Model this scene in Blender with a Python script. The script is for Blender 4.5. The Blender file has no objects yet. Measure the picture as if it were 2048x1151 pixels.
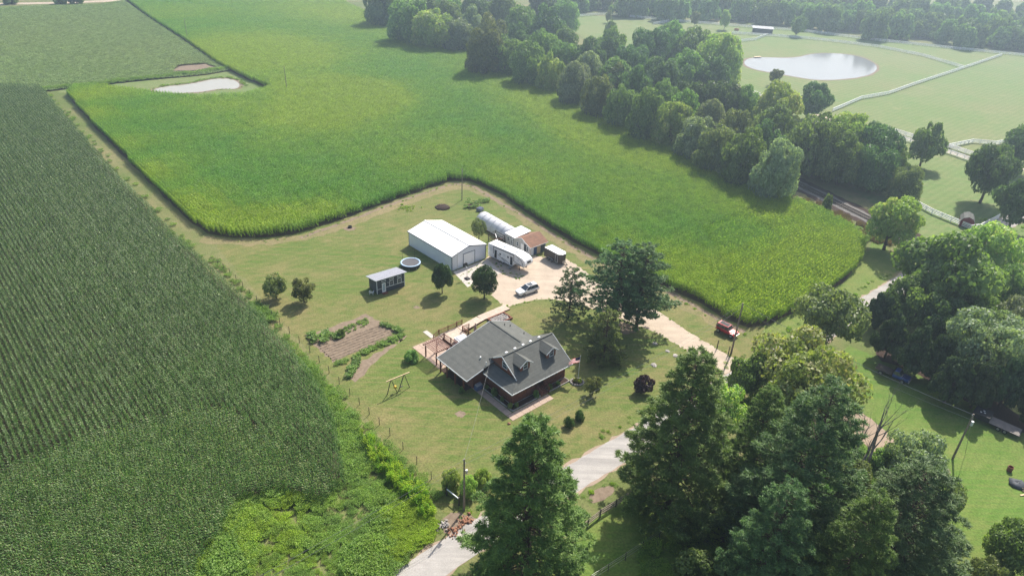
import bpy, bmesh, math, random
import numpy as np
from mathutils import Vector, Matrix
from mathutils.geometry import tessellate_polygon
random.seed(7); RNG = np.random.default_rng(7)
PI = math.pi
R = math.radians

# ------------------------------------------------------------------ camera, sky, sun, exposure
SC = bpy.context.scene
COL = SC.collection
CAM_H, CAM_F, CAM_PITCH, CAM_ROLL = 70.0, 1400.0, R(30), R(2.5)
cd = bpy.data.cameras.new('camera')
cd.sensor_fit = 'HORIZONTAL'; cd.sensor_width = 36.0; cd.lens = 36.0 * CAM_F / 2048
cd.clip_start = 0.5; cd.clip_end = 6000
cam = bpy.data.objects.new('camera', cd); COL.objects.link(cam)
cam.matrix_world = Matrix.Translation((0, 0, CAM_H)) @ Matrix.Rotation(PI / 2 - CAM_PITCH, 4, 'X') @ Matrix.Rotation(CAM_ROLL, 4, 'Z')
SC.camera = cam
SUN_AZ, SUN_EL = R(26), R(47)
world = bpy.data.worlds.new('World'); SC.world = world; world.use_nodes = True
wn = world.node_tree.nodes; wl = world.node_tree.links
sky = wn.new('ShaderNodeTexSky'); sky.sky_type = 'NISHITA'; sky.sun_disc = False
sky.sun_elevation = SUN_EL; sky.sun_rotation = SUN_AZ; sky.air_density = 1.2; sky.dust_density = 3.0; sky.ozone_density = 1.0
wn['Background'].inputs['Strength'].default_value = 0.115
wl.new(sky.outputs[0], wn['Background'].inputs['Color'])
sl = bpy.data.lights.new('sun', 'SUN'); sl.energy = 4.95; sl.angle = R(0.6); sl.color = (1.0, 0.94, 0.84)
sun = bpy.data.objects.new('sun', sl); COL.objects.link(sun)
sd = Vector((math.sin(SUN_AZ) * math.cos(SUN_EL), math.cos(SUN_AZ) * math.cos(SUN_EL), math.sin(SUN_EL)))
sun.rotation_euler = sd.to_track_quat('Z', 'Y').to_euler(); sun.location = sd * 900
SC.view_settings.view_transform = 'Standard'; SC.view_settings.look = 'None'
SC.view_settings.exposure = 0.7; SC.view_settings.gamma = 1.0
cy = SC.cycles
cy.max_bounces = 5; cy.diffuse_bounces = 2; cy.glossy_bounces = 2; cy.transmission_bounces = 4; cy.volume_bounces = 0; cy.transparent_max_bounces = 8
cy.use_denoising = True; cy.denoising_input_passes = 'RGB_ALBEDO_NORMAL'; cy.denoising_prefilter = 'NONE'
try: cy.denoiser = 'OPENIMAGEDENOISE'
except Exception: pass
cy.sample_clamp_indirect = 4.0

# ------------------------------------------------------------------ survey helpers: photo points surveyed onto the ground
_c, _s, _cp, _sp = math.cos(CAM_ROLL), math.sin(CAM_ROLL), math.cos(CAM_PITCH), math.sin(CAM_PITCH)
def G(px, py, z=0.0):
    x = (px - 1024) / CAM_F; y = -(py - 575.5) / CAM_F
    x, y = _c * x - _s * y, _s * x + _c * y
    dx, dy, dz = x, _cp + y * _sp, -_sp + y * _cp
    t = (z - CAM_H) / dz
    return Vector((dx * t, dy * t, z))
def depth(p): return p.y * _cp + (CAM_H - p.z) * _sp
YAW = R(42)                                   # the farmstead is laid out on one compass direction
U = Vector((math.cos(YAW), math.sin(YAW), 0)); V = Vector((-math.sin(YAW), math.cos(YAW), 0))
def uv(o, u, v, z=0): return o + U * u + V * v + Vector((0, 0, z))

# ------------------------------------------------------------------ mesh helpers
class MB:
    def __init__(s): s.v = []; s.f = []
    def add(s, vs, fs):
        n = len(s.v); s.v.extend([tuple(q) for q in vs]); s.f.extend([tuple(i + n for i in f) for f in fs]); return s
    def box(s, x0, x1, y0, y1, z0, z1):
        return s.add([(x0, y0, z0), (x1, y0, z0), (x1, y1, z0), (x0, y1, z0), (x0, y0, z1), (x1, y0, z1), (x1, y1, z1), (x0, y1, z1)],
                     [(0, 3, 2, 1), (4, 5, 6, 7), (0, 1, 5, 4), (1, 2, 6, 5), (2, 3, 7, 6), (3, 0, 4, 7)])
    def bar(s, a, b, w, h, up=(0, 0, 1)):
        a = Vector(a); b = Vector(b); d = (b - a).normalized(); up = Vector(up)
        if abs(d.dot(up)) > 0.98: up = Vector((1, 0, 0))
        x = d.cross(up).normalized(); y = x.cross(d)
        q = []
        for p in (a, b):
            q += [p - x * w / 2 - y * h / 2, p + x * w / 2 - y * h / 2, p + x * w / 2 + y * h / 2, p - x * w / 2 + y * h / 2]
        return s.add(q, [(0, 3, 2, 1), (4, 5, 6, 7), (0, 1, 5, 4), (1, 2, 6, 5), (2, 3, 7, 6), (3, 0, 4, 7)])
    def cyl(s, a, b, r0, r1=None, n=8, cap=True):
        r1 = r0 if r1 is None else r1
        a = Vector(a); b = Vector(b); d = (b - a).normalized(); t = Vector((1, 0, 0)) if abs(d.z) > .9 else Vector((0, 0, 1))
        x = d.cross(t).normalized(); y = d.cross(x)
        q = [a + (x * math.cos(2 * PI * i / n) + y * math.sin(2 * PI * i / n)) * r0 for i in range(n)] + \
            [b + (x * math.cos(2 * PI * i / n) + y * math.sin(2 * PI * i / n)) * r1 for i in range(n)]
        f = [(i, (i + 1) % n, n + (i + 1) % n, n + i) for i in range(n)]
        if cap: f += [tuple(range(n))[::-1], tuple(range(n, 2 * n))]
        return s.add(q, f)
    def tube(s, pts, rs, n=6):
        if not hasattr(rs, '__len__'): rs = [rs] * len(pts)
        for i in range(len(pts) - 1): s.cyl(pts[i], pts[i + 1], rs[i], rs[i + 1], n, cap=(i in (0, len(pts) - 2)))
        return s
    def slab(s, pts, dz):                      # planar polygon (top) given thickness straight down
        n = len(pts); top = [Vector(p) for p in pts]; bot = [p - Vector((0, 0, dz)) for p in top]
        f = [tuple(range(n)), tuple(range(2 * n - 1, n - 1, -1))] + [(i, n + i, n + (i + 1) % n, (i + 1) % n) for i in range(n)]
        return s.add(top + bot, f)
    def ext(s, pts, vec):                      # planar polygon extruded along vec
        n = len(pts); a = [Vector(p) for p in pts]; v = Vector(vec); b = [p + v for p in a]
        f = [tuple(range(n)), tuple(range(2 * n - 1, n - 1, -1))] + [(i, n + i, n + (i + 1) % n, (i + 1) % n) for i in range(n)]
        return s.add(a + b, f)
    def loft(s, secs, cap=True, closed=True):
        n = len(secs[0]); k = len(s.v); s.v.extend([tuple(p) for q in secs for p in q])
        for i in range(len(secs) - 1):
            for j in range(n if closed else n - 1):
                s.f.append((k + i * n + j, k + i * n + (j + 1) % n, k + (i + 1) * n + (j + 1) % n, k + (i + 1) * n + j))
        if cap: s.f.append(tuple(k + j for j in range(n))[::-1]); s.f.append(tuple(k + (len(secs) - 1) * n + j for j in range(n)))
        return s
    def blob(s, c, r, seg=8, rings=5, jit=0.0, squash=1.0):
        c = Vector(c); secs = []
        for i in range(rings + 1):
            th = PI * i / rings; q = []
            for j in range(seg):
                k = 1 + random.uniform(-jit, jit)
                q.append(c + Vector((math.cos(2 * PI * j / seg) * math.sin(th) * r * k, math.sin(2 * PI * j / seg) * math.sin(th) * r * k, math.cos(th) * r * squash * k)))
            secs.append(q)
        return s.loft(secs, cap=False)
    def mesh(s, name, smooth=False, fix=True):
        m = bpy.data.meshes.new(name); m.from_pydata(s.v, [], s.f); m.update()
        if fix:
            bm = bmesh.new(); bm.from_mesh(m); bmesh.ops.recalc_face_normals(bm, faces=bm.faces); bm.to_mesh(m); bm.free()
        if smooth: m.polygons.foreach_set('use_smooth', [True] * len(m.polygons))
        return m
    def build(s, name, mat, parent=None, smooth=False):
        return link(name, s.mesh(name, smooth), mat, parent)
def link(name, mesh, mat=None, parent=None):
    o = bpy.data.objects.new(name, mesh); COL.objects.link(o)
    if mat is not None and mesh is not None and not mesh.materials: mesh.materials.append(mat)
    if parent is not None: o.parent = parent
    return o
def tag(o, label=None, cat=None, group=None, kind=None):
    if label: o['label'] = label
    if cat: o['category'] = cat
    if group: o['group'] = group
    if kind: o['kind'] = kind
    return o
def thing(name, label, cat, loc, rz=0.0, group=None):
    o = bpy.data.objects.new(name, None); COL.objects.link(o); o.location = loc; o.rotation_euler = (0, 0, rz); o.empty_display_size = .5
    return tag(o, label, cat, group)
def copy_tree(o, parent=None):
    c = o.copy(); COL.objects.link(c)
    if parent is not None: c.parent = parent
    for ch in o.children: copy_tree(ch, c)
    return c

# ------------------------------------------------------------------ materials
def new_mat(name):
    m = bpy.data.materials.new(name); m.use_nodes = True; n = m.node_tree.nodes; return m, n, m.node_tree.links, n['Principled BSDF']
def nnode(n, t, **kw):
    x = n.new(t)
    for k, v in kw.items():
        if k in x.inputs: x.inputs[k].default_value = v
        else: setattr(x, k, v)
    return x
def ramp(n, l, fac, stops):
    r = n.new('ShaderNodeValToRGB'); e = r.color_ramp.elements
    while len(e) < len(stops): e.new(0.5)
    for i, (p, c) in enumerate(stops): e[i].position = p; e[i].color = (*c, 1) if len(c) == 3 else c
    if fac is not None: l.new(fac, r.inputs[0])
    return r.outputs[0]
def mix(n, l, f, a, b, blend='MIX'):
    m = n.new('ShaderNodeMix'); m.data_type = 'RGBA'; m.blend_type = blend
    for i, q in ((0, f), (6, a), (7, b)):
        if isinstance(q, (int, float)): m.inputs[i].default_value = q
        elif isinstance(q, tuple): m.inputs[i].default_value = (*q, 1) if len(q) == 3 else q
        else: l.new(q, m.inputs[i])
    return m.outputs[2]
def noise(n, l, scale, detail=4, vec=None, rough=0.55):
    x = nnode(n, 'ShaderNodeTexNoise', Scale=scale, Detail=detail, Roughness=rough)
    if vec is not None: l.new(vec, x.inputs['Vector'])
    return x.outputs[0]
def pos(n): return n.new('ShaderNodeNewGeometry').outputs['Position']
def math_(n, l, op, a, b=0.5):
    m = n.new('ShaderNodeMath'); m.operation = op
    for i, q in ((0, a), (1, b)):
        if isinstance(q, (int, float)): m.inputs[i].default_value = q
        else: l.new(q, m.inputs[i])
    return m.outputs[0]
def bump(n, l, b, h, strength=.3, dist=.05):
    x = nnode(n, 'ShaderNodeBump', Strength=strength, Distance=dist); l.new(h, x.inputs['Height']); l.new(x.outputs[0], b.inputs['Normal'])
def pm(name, c, c2=None, scale=2.0, rough=.7, metal=0.0, spec=.4, bmp=0.0, detail=5, world=True, coat=0.0):
    m, n, l, b = new_mat(name)
    b.inputs['Roughness'].default_value = rough; b.inputs['Metallic'].default_value = metal; b.inputs['Specular IOR Level'].default_value = spec
    if coat: b.inputs['Coat Weight'].default_value = coat; b.inputs['Coat Roughness'].default_value = .08
    if c2 is None: c2 = tuple(min(1, x * .78) for x in c)
    v = pos(n) if world else n.new('ShaderNodeTexCoord').outputs['Object']
    f = noise(n, l, scale, detail, v)
    l.new(ramp(n, l, f, [(.32, c), (.68, c2)]), b.inputs['Base Color'])
    if bmp: bump(n, l, b, f, bmp, .04)
    return m
def rot_map(n, l, ang, sc=(1, 1, 1)):
    mp = n.new('ShaderNodeMapping'); mp.inputs['Rotation'].default_value = (0, 0, ang); mp.inputs['Scale'].default_value = sc
    l.new(pos(n), mp.inputs['Vector']); return mp.outputs[0]
def grass_mat(name, green, dry, lush, amount=.5, streak=0.25, fine=1.0, ang=-YAW, big=.035):
    m, n, l, b = new_mat(name); p = pos(n)
    f1 = noise(n, l, big, 5, p, .6); f2 = noise(n, l, .45, 5, p, .65); f3 = noise(n, l, 3.2, 3, p, .7)
    f4 = noise(n, l, .6, 3, rot_map(n, l, ang, (.22, 2.6, 1)), .6)
    c = mix(n, l, ramp(n, l, f1, [(amount - .13, (0, 0, 0)), (amount + .13, (1, 1, 1))]), green, dry)
    c = mix(n, l, math_(n, l, 'MULTIPLY', ramp(n, l, f2, [(.45, (0, 0, 0)), (.72, (1, 1, 1))]), .75), c, lush)
    c = mix(n, l, math_(n, l, 'MULTIPLY', ramp(n, l, f4, [(.42, (0, 0, 0)), (.7, (1, 1, 1))]), streak), c, dry)
    k = ramp(n, l, f3, [(.25, (.62, .62, .62)), (.75, (1.3, 1.3, 1.3))])
    wv = nnode(n, 'ShaderNodeTexWave', Scale=.16, Distortion=1.2, Detail=2.0); wv.bands_direction = 'Y'; l.new(rot_map(n, l, ang), wv.inputs['Vector'])
    c = mix(n, l, streak * .55, c, ramp(n, l, wv.outputs['Fac'], [(.3, (.84, .90, .80)), (.7, (1.10, 1.06, 1.08))]), 'MULTIPLY')
    f5 = noise(n, l, .14, 6, p, .7); c = mix(n, l, math_(n, l, 'MULTIPLY', ramp(n, l, f5, [(.56, (0, 0, 0)), (.70, (1, 1, 1))]), .8 * streak + .1), c, tuple(x * 1.12 for x in dry))
    c = mix(n, l, fine, c, k, 'MULTIPLY')
    l.new(c, b.inputs['Base Color']); b.inputs['Roughness'].default_value = .9; b.inputs['Specular IOR Level'].default_value = .15
    bump(n, l, b, f3, .5, .12)
    return m
def leaf_mat(name, cols, trans=.35, rough=.5, spec=.35, tone=False, var=.5, patch=None):
    """cols: three leaf colours; 'tint' varies by leaf, random by plant, 'tone' by crop vigour."""
    m, n, l, b = new_mat(name)
    at = n.new('ShaderNodeAttribute'); at.attribute_name = 'tint'
    oi = n.new('ShaderNodeObjectInfo')
    c = ramp(n, l, at.outputs['Fac'], [(0, cols[0]), (.55, cols[1]), (1, cols[2])])
    if tone:
        t = n.new('ShaderNodeAttribute'); t.attribute_type = 'INSTANCER'; t.attribute_name = 'tone'
        f = math_(n, l, 'ADD', t.outputs['Fac'], math_(n, l, 'MULTIPLY', math_(n, l, 'SUBTRACT', noise(n, l, .09, 4, pos(n)), .5), .6))
        fr = ramp(n, l, f, [(0.1, (0, 0, 0)), (.9, (1, 1, 1))])
        c2 = ramp(n, l, at.outputs['Fac'], [(0, patch[0]), (.55, patch[1]), (1, patch[2])])
        c = mix(n, l, fr, c, c2)
    else:
        hs = n.new('ShaderNodeHueSaturation'); l.new(c, hs.inputs['Color'])
        l.new(math_(n, l, 'ADD', math_(n, l, 'MULTIPLY', oi.outputs['Random'], .04), .462), hs.inputs['Hue'])
        l.new(math_(n, l, 'ADD', math_(n, l, 'MULTIPLY', oi.outputs['Random'], var), 1 - var / 2), hs.inputs['Value'])
        c = hs.outputs[0]
    if tone: c = mix(n, l, .8, c, ramp(n, l, noise(n, l, .42, 3, pos(n), .6), [(.3, (.68, .70, .66)), (.7, (1.28, 1.25, 1.2))]), 'MULTIPLY')
    l.new(c, b.inputs['Base Color']); b.inputs['Roughness'].default_value = rough; b.inputs['Specular IOR Level'].default_value = spec
    tr = n.new('ShaderNodeBsdfTranslucent')
    l.new(mix(n, l, 1.0, c, (1.15, 1.25, .55), 'MULTIPLY'), tr.inputs['Color'])
    ms = n.new('ShaderNodeMixShader'); ms.inputs[0].default_value = trans
    l.new(b.outputs[0], ms.inputs[1]); l.new(tr.outputs[0], ms.inputs[2]); l.new(ms.outputs[0], n['Material Output'].inputs['Surface'])
    return m
M = {}
M['lawn'] = grass_mat('lawn grass', (.103, .150, .032), (.198, .168, .072), (.060, .125, .018), .53, .7)
M['lawn2'] = grass_mat('greener lawn grass', (.105, .180, .032), (.180, .190, .058), (.076, .158, .020), .54, .5)  # greener grass of the road verge, far lawn and fenced lawn
M['pasture'] = grass_mat('pasture grass', (.125, .198, .055), (.190, .198, .085), (.085, .165, .032), .54, .95, big=.02)
M['verge'] = grass_mat('verge grass', (.110, .145, .040), (.210, .185, .090), (.080, .130, .024), .5, .2)
M['soil'] = pm('field soil', (.085, .062, .042), (.05, .037, .026), .8, .95, spec=.1, bmp=.4)
M['garden_soil'] = pm('garden soil', (.245, .19, .14), (.165, .125, .09), 1.6, .95, spec=.1, bmp=.5)
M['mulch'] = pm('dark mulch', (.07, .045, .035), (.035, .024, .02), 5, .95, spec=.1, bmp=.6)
M['concrete'] = pm('concrete', (.52, .47, .42), (.42, .38, .34), 1.2, .85, spec=.2, bmp=.1)
M['paver'] = pm('paver', (.44, .33, .26), (.36, .27, .215), 2.5, .85, spec=.2, bmp=.1)
M['white'] = pm('white painted steel', (.80, .80, .80), (.74, .74, .75), .6, .45)
M['white_roof'] = pm('white roof', (.84, .83, .81), (.78, .77, .75), .5, .5)
M['vinyl'] = pm('white vinyl', (.86, .86, .85), (.80, .80, .79), 1, .5)
M['galv'] = pm('grey steel roof', (.40, .40, .45), (.34, .34, .38), .9, .4, .3)
M['trim'] = pm('pale trim', (.68, .70, .72), (.6, .62, .64), 1, .5)
M['brown'] = pm('stained brown wood', (.215, .082, .050), (.145, .054, .034), 2.5, .75, spec=.25, bmp=.15)
M['redwood'] = pm('red stained wood', (.225, .090, .058), (.155, .06, .04), 2.5, .75, spec=.25, bmp=.15)
M['deckwood'] = pm('pale deck boards', (.56, .45, .365), (.46, .365, .295), 1.5, .8, spec=.2, bmp=.1)
M['sunlit_slat'] = pm('sunlit pink slats', (.44, .28, .225), (.36, .225, .18), 2.5, .8, spec=.2)  # pink pergola wood, made paler to carry the sunlight on its tops
M['lumber'] = pm('fresh lumber', (.66, .50, .30), (.56, .41, .24), 3, .7)
M['darkpost'] = pm('weathered post', (.10, .085, .07), (.06, .05, .042), 3, .9, spec=.1, bmp=.2)
M['pole'] = pm('pole wood', (.28, .235, .19), (.19, .155, .125), 2, .9, spec=.1, bmp=.2)
M['charcoal'] = pm('charcoal siding', (.060, .068, .080), (.048, .055, .066), 1.5, .7)
M['black'] = pm('black rubber', (.018, .018, .02), (.028, .028, .03), 4, .75)
M['glass'] = pm('window glass', (.035, .05, .065), (.025, .035, .045), 1, .08, spec=.7)
M['steel'] = pm('galvanised steel', (.45, .46, .47), (.36, .37, .38), 3, .4, .6)
M['blue'] = pm('blue paint', (.02, .07, .30), (.015, .05, .22), 2, .35, coat=.5)
M['bluedoor'] = pm('blue board', (.05, .09, .19), (.035, .07, .15), 3, .7)
M['red'] = pm('red car paint', (.58, .018, .020), (.48, .015, .017), 1, .3, coat=.8)
M['carwhite'] = pm('white car paint', (.78, .78, .77), (.72, .72, .72), 1, .28, coat=.7)
M['barnred'] = pm('barn red boards', (.22, .035, .030), (.16, .026, .024), 3, .8, bmp=.15)
M['silver'] = pm('silver rim', (.5, .5, .5), (.4, .4, .4), 3, .3, .8)
M['wire'] = pm('wire', (.30, .30, .30), (.22, .22, .22), 3, .45, .5)
M['rock'] = pm('pale rock', (.44, .40, .37), (.26, .235, .22), 2.2, .9, bmp=.4)
M['brick'] = pm('brick rubble', (.36, .17, .10), (.25, .13, .085), 3, .9, bmp=.4)
M['bark'] = pm('bark', (.11, .085, .065), (.06, .046, .036), 4, .95, spec=.1, bmp=.5)
M['palebark'] = pm('dead bark', (.28, .25, .22), (.17, .15, .13), 3, .95, spec=.1, bmp=.4)
def shingle_mat(name, c, c2):
    m, n, l, b = new_mat(name); tc = n.new('ShaderNodeTexCoord').outputs['Object']
    f = noise(n, l, 1.1, 5, tc); g = noise(n, l, 9.0, 2, tc, .8)
    w = nnode(n, 'ShaderNodeTexWave', Scale=1.15, Distortion=.6, Detail=2.0); w.wave_type = 'BANDS'; w.bands_direction = 'Z'; l.new(tc, w.inputs['Vector'])
    k = ramp(n, l, f, [(.3, c), (.7, c2)])
    k = mix(n, l, .55, k, ramp(n, l, g, [(.3, (.6, .6, .6)), (.7, (1.3, 1.3, 1.3))]), 'MULTIPLY')
    k = mix(n, l, .25, k, ramp(n, l, w.outputs['Fac'], [(0, (.6, .6, .6)), (.5, (1.1, 1.1, 1.1))]), 'MULTIPLY')
    l.new(k, b.inputs['Base Color']); b.inputs['Roughness'].default_value = .85; b.inputs['Specular IOR Level'].default_value = .3
    bump(n, l, b, g, .4, .02); return m
M['shingle'] = shingle_mat('charcoal shingles', (.120, .124, .114), (.088, .092, .085))
M['brown_shingle'] = shingle_mat('brown shingles', (.26, .135, .085), (.18, .10, .068))
def ribbed(name, c, c2, scale, direction='X', rough=.5, metal=0.0, depth_=.5):
    m, n, l, b = new_mat(name); tc = n.new('ShaderNodeTexCoord').outputs['Object']
    w = nnode(n, 'ShaderNodeTexWave', Scale=scale, Distortion=0.0); w.bands_direction = direction; l.new(tc, w.inputs['Vector'])
    f = noise(n, l, .8, 4, tc)
    l.new(ramp(n, l, f, [(.3, c), (.7, c2)]), b.inputs['Base Color']); b.inputs['Roughness'].default_value = rough; b.inputs['Metallic'].default_value = metal
    bump(n, l, b, ramp(n, l, w.outputs['Fac'], [(.55, (0, 0, 0)), (.9, (1, 1, 1))]), depth_, .06); return m
M['barn_side_y'] = ribbed('ribbed white siding', (.82, .83, .86), (.77, .78, .81), 1.05, 'Y')
M['barn_side_x'] = ribbed('ribbed white front siding', (.82, .83, .86), (.77, .78, .81), 1.05, 'X')
M['barn_roof'] = ribbed('ribbed white roof', (.84, .83, .80), (.80, .78, .75), 1.05, 'Y')
M['lap'] = ribbed('charcoal lap siding', (.058, .067, .080), (.046, .054, .066), 2.2, 'Z', .7)
M['log'] = ribbed('brown log siding', (.30, .105, .066), (.21, .074, .048), 1.6, 'Z', .7, 0, .9)
M['greyboard'] = ribbed('grey white boards', (.50, .50, .49), (.38, .38, .37), 1.6, 'Y', .8)
M['hoop'] = pm('cloudy plastic film', (.62, .62, .63), (.50, .50, .52), .9, .35, spec=.5)
def road_mat(name, cols, ang, rough=.9, track=.35):
    m, n, l, b = new_mat(name)
    f = noise(n, l, .5, 6, pos(n), .65); g = noise(n, l, 6.0, 3, pos(n), .8); st = noise(n, l, .9, 4, rot_map(n, l, ang, (.05, 1.0, 1)), .6)
    c = ramp(n, l, f, [(.3, cols[0]), (.7, cols[1])])
    c = mix(n, l, math_(n, l, 'MULTIPLY', ramp(n, l, st, [(.42, (0, 0, 0)), (.66, (1, 1, 1))]), track), c, cols[2])
    c = mix(n, l, .6, c, ramp(n, l, g, [(.3, (.72, .72, .72)), (.7, (1.2, 1.2, 1.2))]), 'MULTIPLY')
    l.new(c, b.inputs['Base Color']); b.inputs['Roughness'].default_value = rough; b.inputs['Specular IOR Level'].default_value = .2
    bump(n, l, b, g, .4, .03); return m
_rd = G(1640, 667) - G(950, 1072) if 'G' in globals() else None
M['drylawn'] = grass_mat('dry mown grass', (.155, .150, .062), (.235, .190, .100), (.110, .135, .036), .45, .4)
M['road'] = road_mat('chip seal road', ((.42, .392, .365), (.34, .32, .30), (.25, .235, .222)), -math.atan2(_rd.y, _rd.x), track=.7)
M['gravel'] = road_mat('tan gravel', ((.52, .425, .33), (.39, .315, .245), (.30, .25, .20)), -math.atan2((G(1482, 722) - G(1290, 608)).y, (G(1482, 722) - G(1290, 608)).x), track=.4)
M['drygravel'] = road_mat('brown gravel', ((.36, .27, .20), (.29, .22, .165), (.22, .18, .14)), R(50))
M['ballast'] = road_mat('grey ballast', ((.19, .175, .165), (.135, .125, .12), (.09, .083, .08)), R(50))
def water_mat(name, c, rough):
    m, n, l, b = new_mat(name)
    b.inputs['Base Color'].default_value = (*c, 1); b.inputs['Roughness'].default_value = rough; b.inputs['Specular IOR Level'].default_value = .6; b.inputs['IOR'].default_value = 1.3
    bump(n, l, b, noise(n, l, 1.3, 3, pos(n)), .08, .03); return m
M['muddy_water'] = water_mat('muddy pond water', (.36, .34, .29), .15)
M['water'] = water_mat('pond water', (.20, .205, .215), .12)
M['corn'] = leaf_mat('green corn leaves', ((.062, .210, .012), (.122, .345, .024), (.200, .450, .060)), .45, .55, .22, True,
                     patch=((.190, .310, .010), (.330, .455, .020), (.430, .520, .055)))
M['corn_dark'] = leaf_mat('dark corn leaves', ((.030, .078, .010), (.068, .150, .020), (.230, .280, .115)), .30, .5, .3, True,
                          patch=((.040, .105, .014), (.090, .200, .028), (.260, .320, .130)))
M['soy'] = leaf_mat('soybean leaves', ((.225, .330, .140), (.310, .415, .190), (.385, .480, .255)), .3, .7, .15, True,
                    patch=((.270, .350, .155), (.340, .420, .205), (.400, .470, .265)))
M['weed'] = leaf_mat('weed leaves', ((.110, .210, .036), (.215, .350, .078), (.360, .480, .180)), .45, .6, .2, True,
                     patch=((.200, .310, .025), (.330, .460, .045), (.450, .560, .100)))
M['dryweed'] = leaf_mat('dry weed stems', ((.18, .13, .07), (.26, .19, .11), (.33, .25, .15)), .2, .8, .1, True,
                        patch=((.20, .14, .08), (.28, .20, .12), (.36, .27, .17)))
M['veg'] = leaf_mat('garden plant leaves', ((.115, .215, .045), (.200, .330, .085), (.42, .47, .26)), .45, .55, .3, True,
                    patch=((.15, .27, .04), (.24, .38, .06), (.34, .45, .11)))

# ------------------------------------------------------------------ the ground
def smooth_poly(pts, n=1):
    for _ in range(n):
        q = []
        for i in range(len(pts)):
            a, b = pts[i], pts[(i + 1) % len(pts)]; q += [a.lerp(b, .25), a.lerp(b, .75)]
        pts = q
    return pts
def rough_poly(pts, step=1.5, amp=.25):
    q = []
    for i in range(len(pts)):
        a, b = pts[i], pts[(i + 1) % len(pts)]; k = max(1, int((b - a).length / step))
        nrm = Vector((-(b - a).y, (b - a).x, 0)).normalized() if (b - a).length > 1e-6 else Vector()
        for j in range(k): q.append(a.lerp(b, j / k) + nrm * random.uniform(-amp, amp))
    return q
def sheet(name, pts, z, mat, rough=None, parent=None, kind='structure', label=None):
    if rough: pts = rough_poly(pts, *rough)
    pts = [Vector((p.x, p.y, z)) for p in pts]
    tri = tessellate_polygon([pts])
    m = bpy.data.meshes.new(name); m.from_pydata([tuple(p) for p in pts], [], [tuple(t) for t in tri]); m.update()
    bm = bmesh.new(); bm.from_mesh(m)
    for f in bm.faces:
        if f.normal.z < 0: f.normal_flip()
    bm.to_mesh(m); bm.free()
    o = link(name, m, mat, parent)
    if parent is None: tag(o, label, kind=kind)
    return o
def GP(*pp): return [G(x, y) for x, y in pp]
def ribbon(line, w0, w1=None):
    L = []; Rr = []
    for i, p in enumerate(line):
        a = line[max(0, i - 1)]; b = line[min(len(line) - 1, i + 1)]; d = (b - a); d.z = 0; d.normalize(); nrm = Vector((-d.y, d.x, 0))
        L.append(p + nrm * w0 / 2); Rr.append(p - nrm * w0 / 2)
    return L + Rr[::-1]
def dense(line, step):
    q = []
    for a, b in zip(line, line[1:]):
        k = max(1, int((b - a).length / step)); q += [a.lerp(b, j / k) for j in range(k)]
    return q + [line[-1]]

g = MB(); g.add([(-1500, -300, 0), (1900, -300, 0), (1900, 2600, 0), (-1500, 2600, 0)], [(0, 1, 2, 3)])
tag(g.build('ground', M['verge']), 'grassy ground reaching to the horizon', kind='structure')
yard = GP((395, 480), (560, 478), (760, 415), (930, 360), (1010, 385), (1210, 515), (1420, 615), (1495, 662), (1640, 600), (1560, 700), (1480, 735), (1290, 860), (1150, 945), (960, 1055), (900, 1040), (700, 830), (540, 640))
sheet('lawn', smooth_poly(yard, 1), .004, M['lawn'], (3, .4), label='mown sunlit lawn round the farmhouse')
sheet('lawn', GP((1530, 640), (1640, 595), (1735, 500), (1760, 470), (1800, 540), (1760, 590), (1600, 690), (1500, 735)), .005, M['lawn2'], (3, .4), label='mown verge between corn and road')
sheet('lawn', GP((1560, 800), (1700, 690), (1790, 730), (1900, 780), (2100, 860), (2250, 1000), (2250, 1300), (1650, 1300), (1640, 1000)), .004, M['lawn2'], (3, .4), label='green lawn across the road below the cedars')
sheet('lawn', GP((1060, 1130), (1265, 985), (1500, 1010), (1500, 1260), (1000, 1260)), .005, M['lawn2'], (3, .4), label='shaded fenced lawn under the pines')
sheet('pasture', GP((1080, 20), (1160, 30), (1400, 45), (1600, 60), (1800, 86), (2080, 112), (2300, 140), (2300, 560), (2040, 480), (1860, 500), (1740, 400), (1600, 330), (1480, 240), (1300, 160)), .004, M['pasture'], (6, 1.0), label='hazy pale green horse pasture beyond the railway')
# mown strips and worn ground along the corn
sheet('grass_track', smooth_poly(GP((100, 178), (122, 178), (310, 372), (420, 480), (560, 640), (900, 1030), (880, 1045), (700, 845), (540, 660), (390, 500), (250, 360)), 1), .006, M['verge'], (2, .4), label='grassy track between the two cornfields')
sheet('pond_bank', smooth_poly(GP((105, 182), (170, 172), (300, 160), (440, 140), (470, 132), (545, 172), (510, 182), (420, 192), (300, 190), (220, 184), (150, 190)), 1), .007, M['pasture'], (3, .5), label='mown bank round the small pond')
# field soils
A_POLY = GP((-700, 172), (-100, 172), (84, 180), (112, 215), (250, 372), (376, 500), (500, 615), (590, 715), (645, 790), (672, 850), (680, 905), (690, 965), (652, 1012), (560, 985), (479, 1005), (448, 1066), (400, 1134), (360, 1250), (-500, 1250))
B_POLY = GP((135, 192), (200, 265), (300, 365), (372, 437), (415, 466), (465, 476), (520, 476), (585, 468), (660, 446), (755, 412), (850, 378), (900, 362), (940, 362), (1000, 388), (1060, 430), (1130, 474), (1210, 518), (1330, 572), (1400, 605), (1446, 634), (1497, 655), (1535, 648), (1585, 628), (1650, 590), (1700, 553), (1727, 515), (1726, 488), (1695, 458), (1640, 428), (1560, 398), (1490, 365), (1400, 318), (1300, 262), (1200, 220), (1100, 178), (1000, 138), (900, 98), (800, 58), (700, 14), (640, -24), (560, -60), (400, -60), (235, -12), (300, 37), (370, 82), (440, 132), (500, 162), (545, 180), (490, 196), (400, 200), (320, 194), (250, 184), (190, 178), (150, 180))
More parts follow.
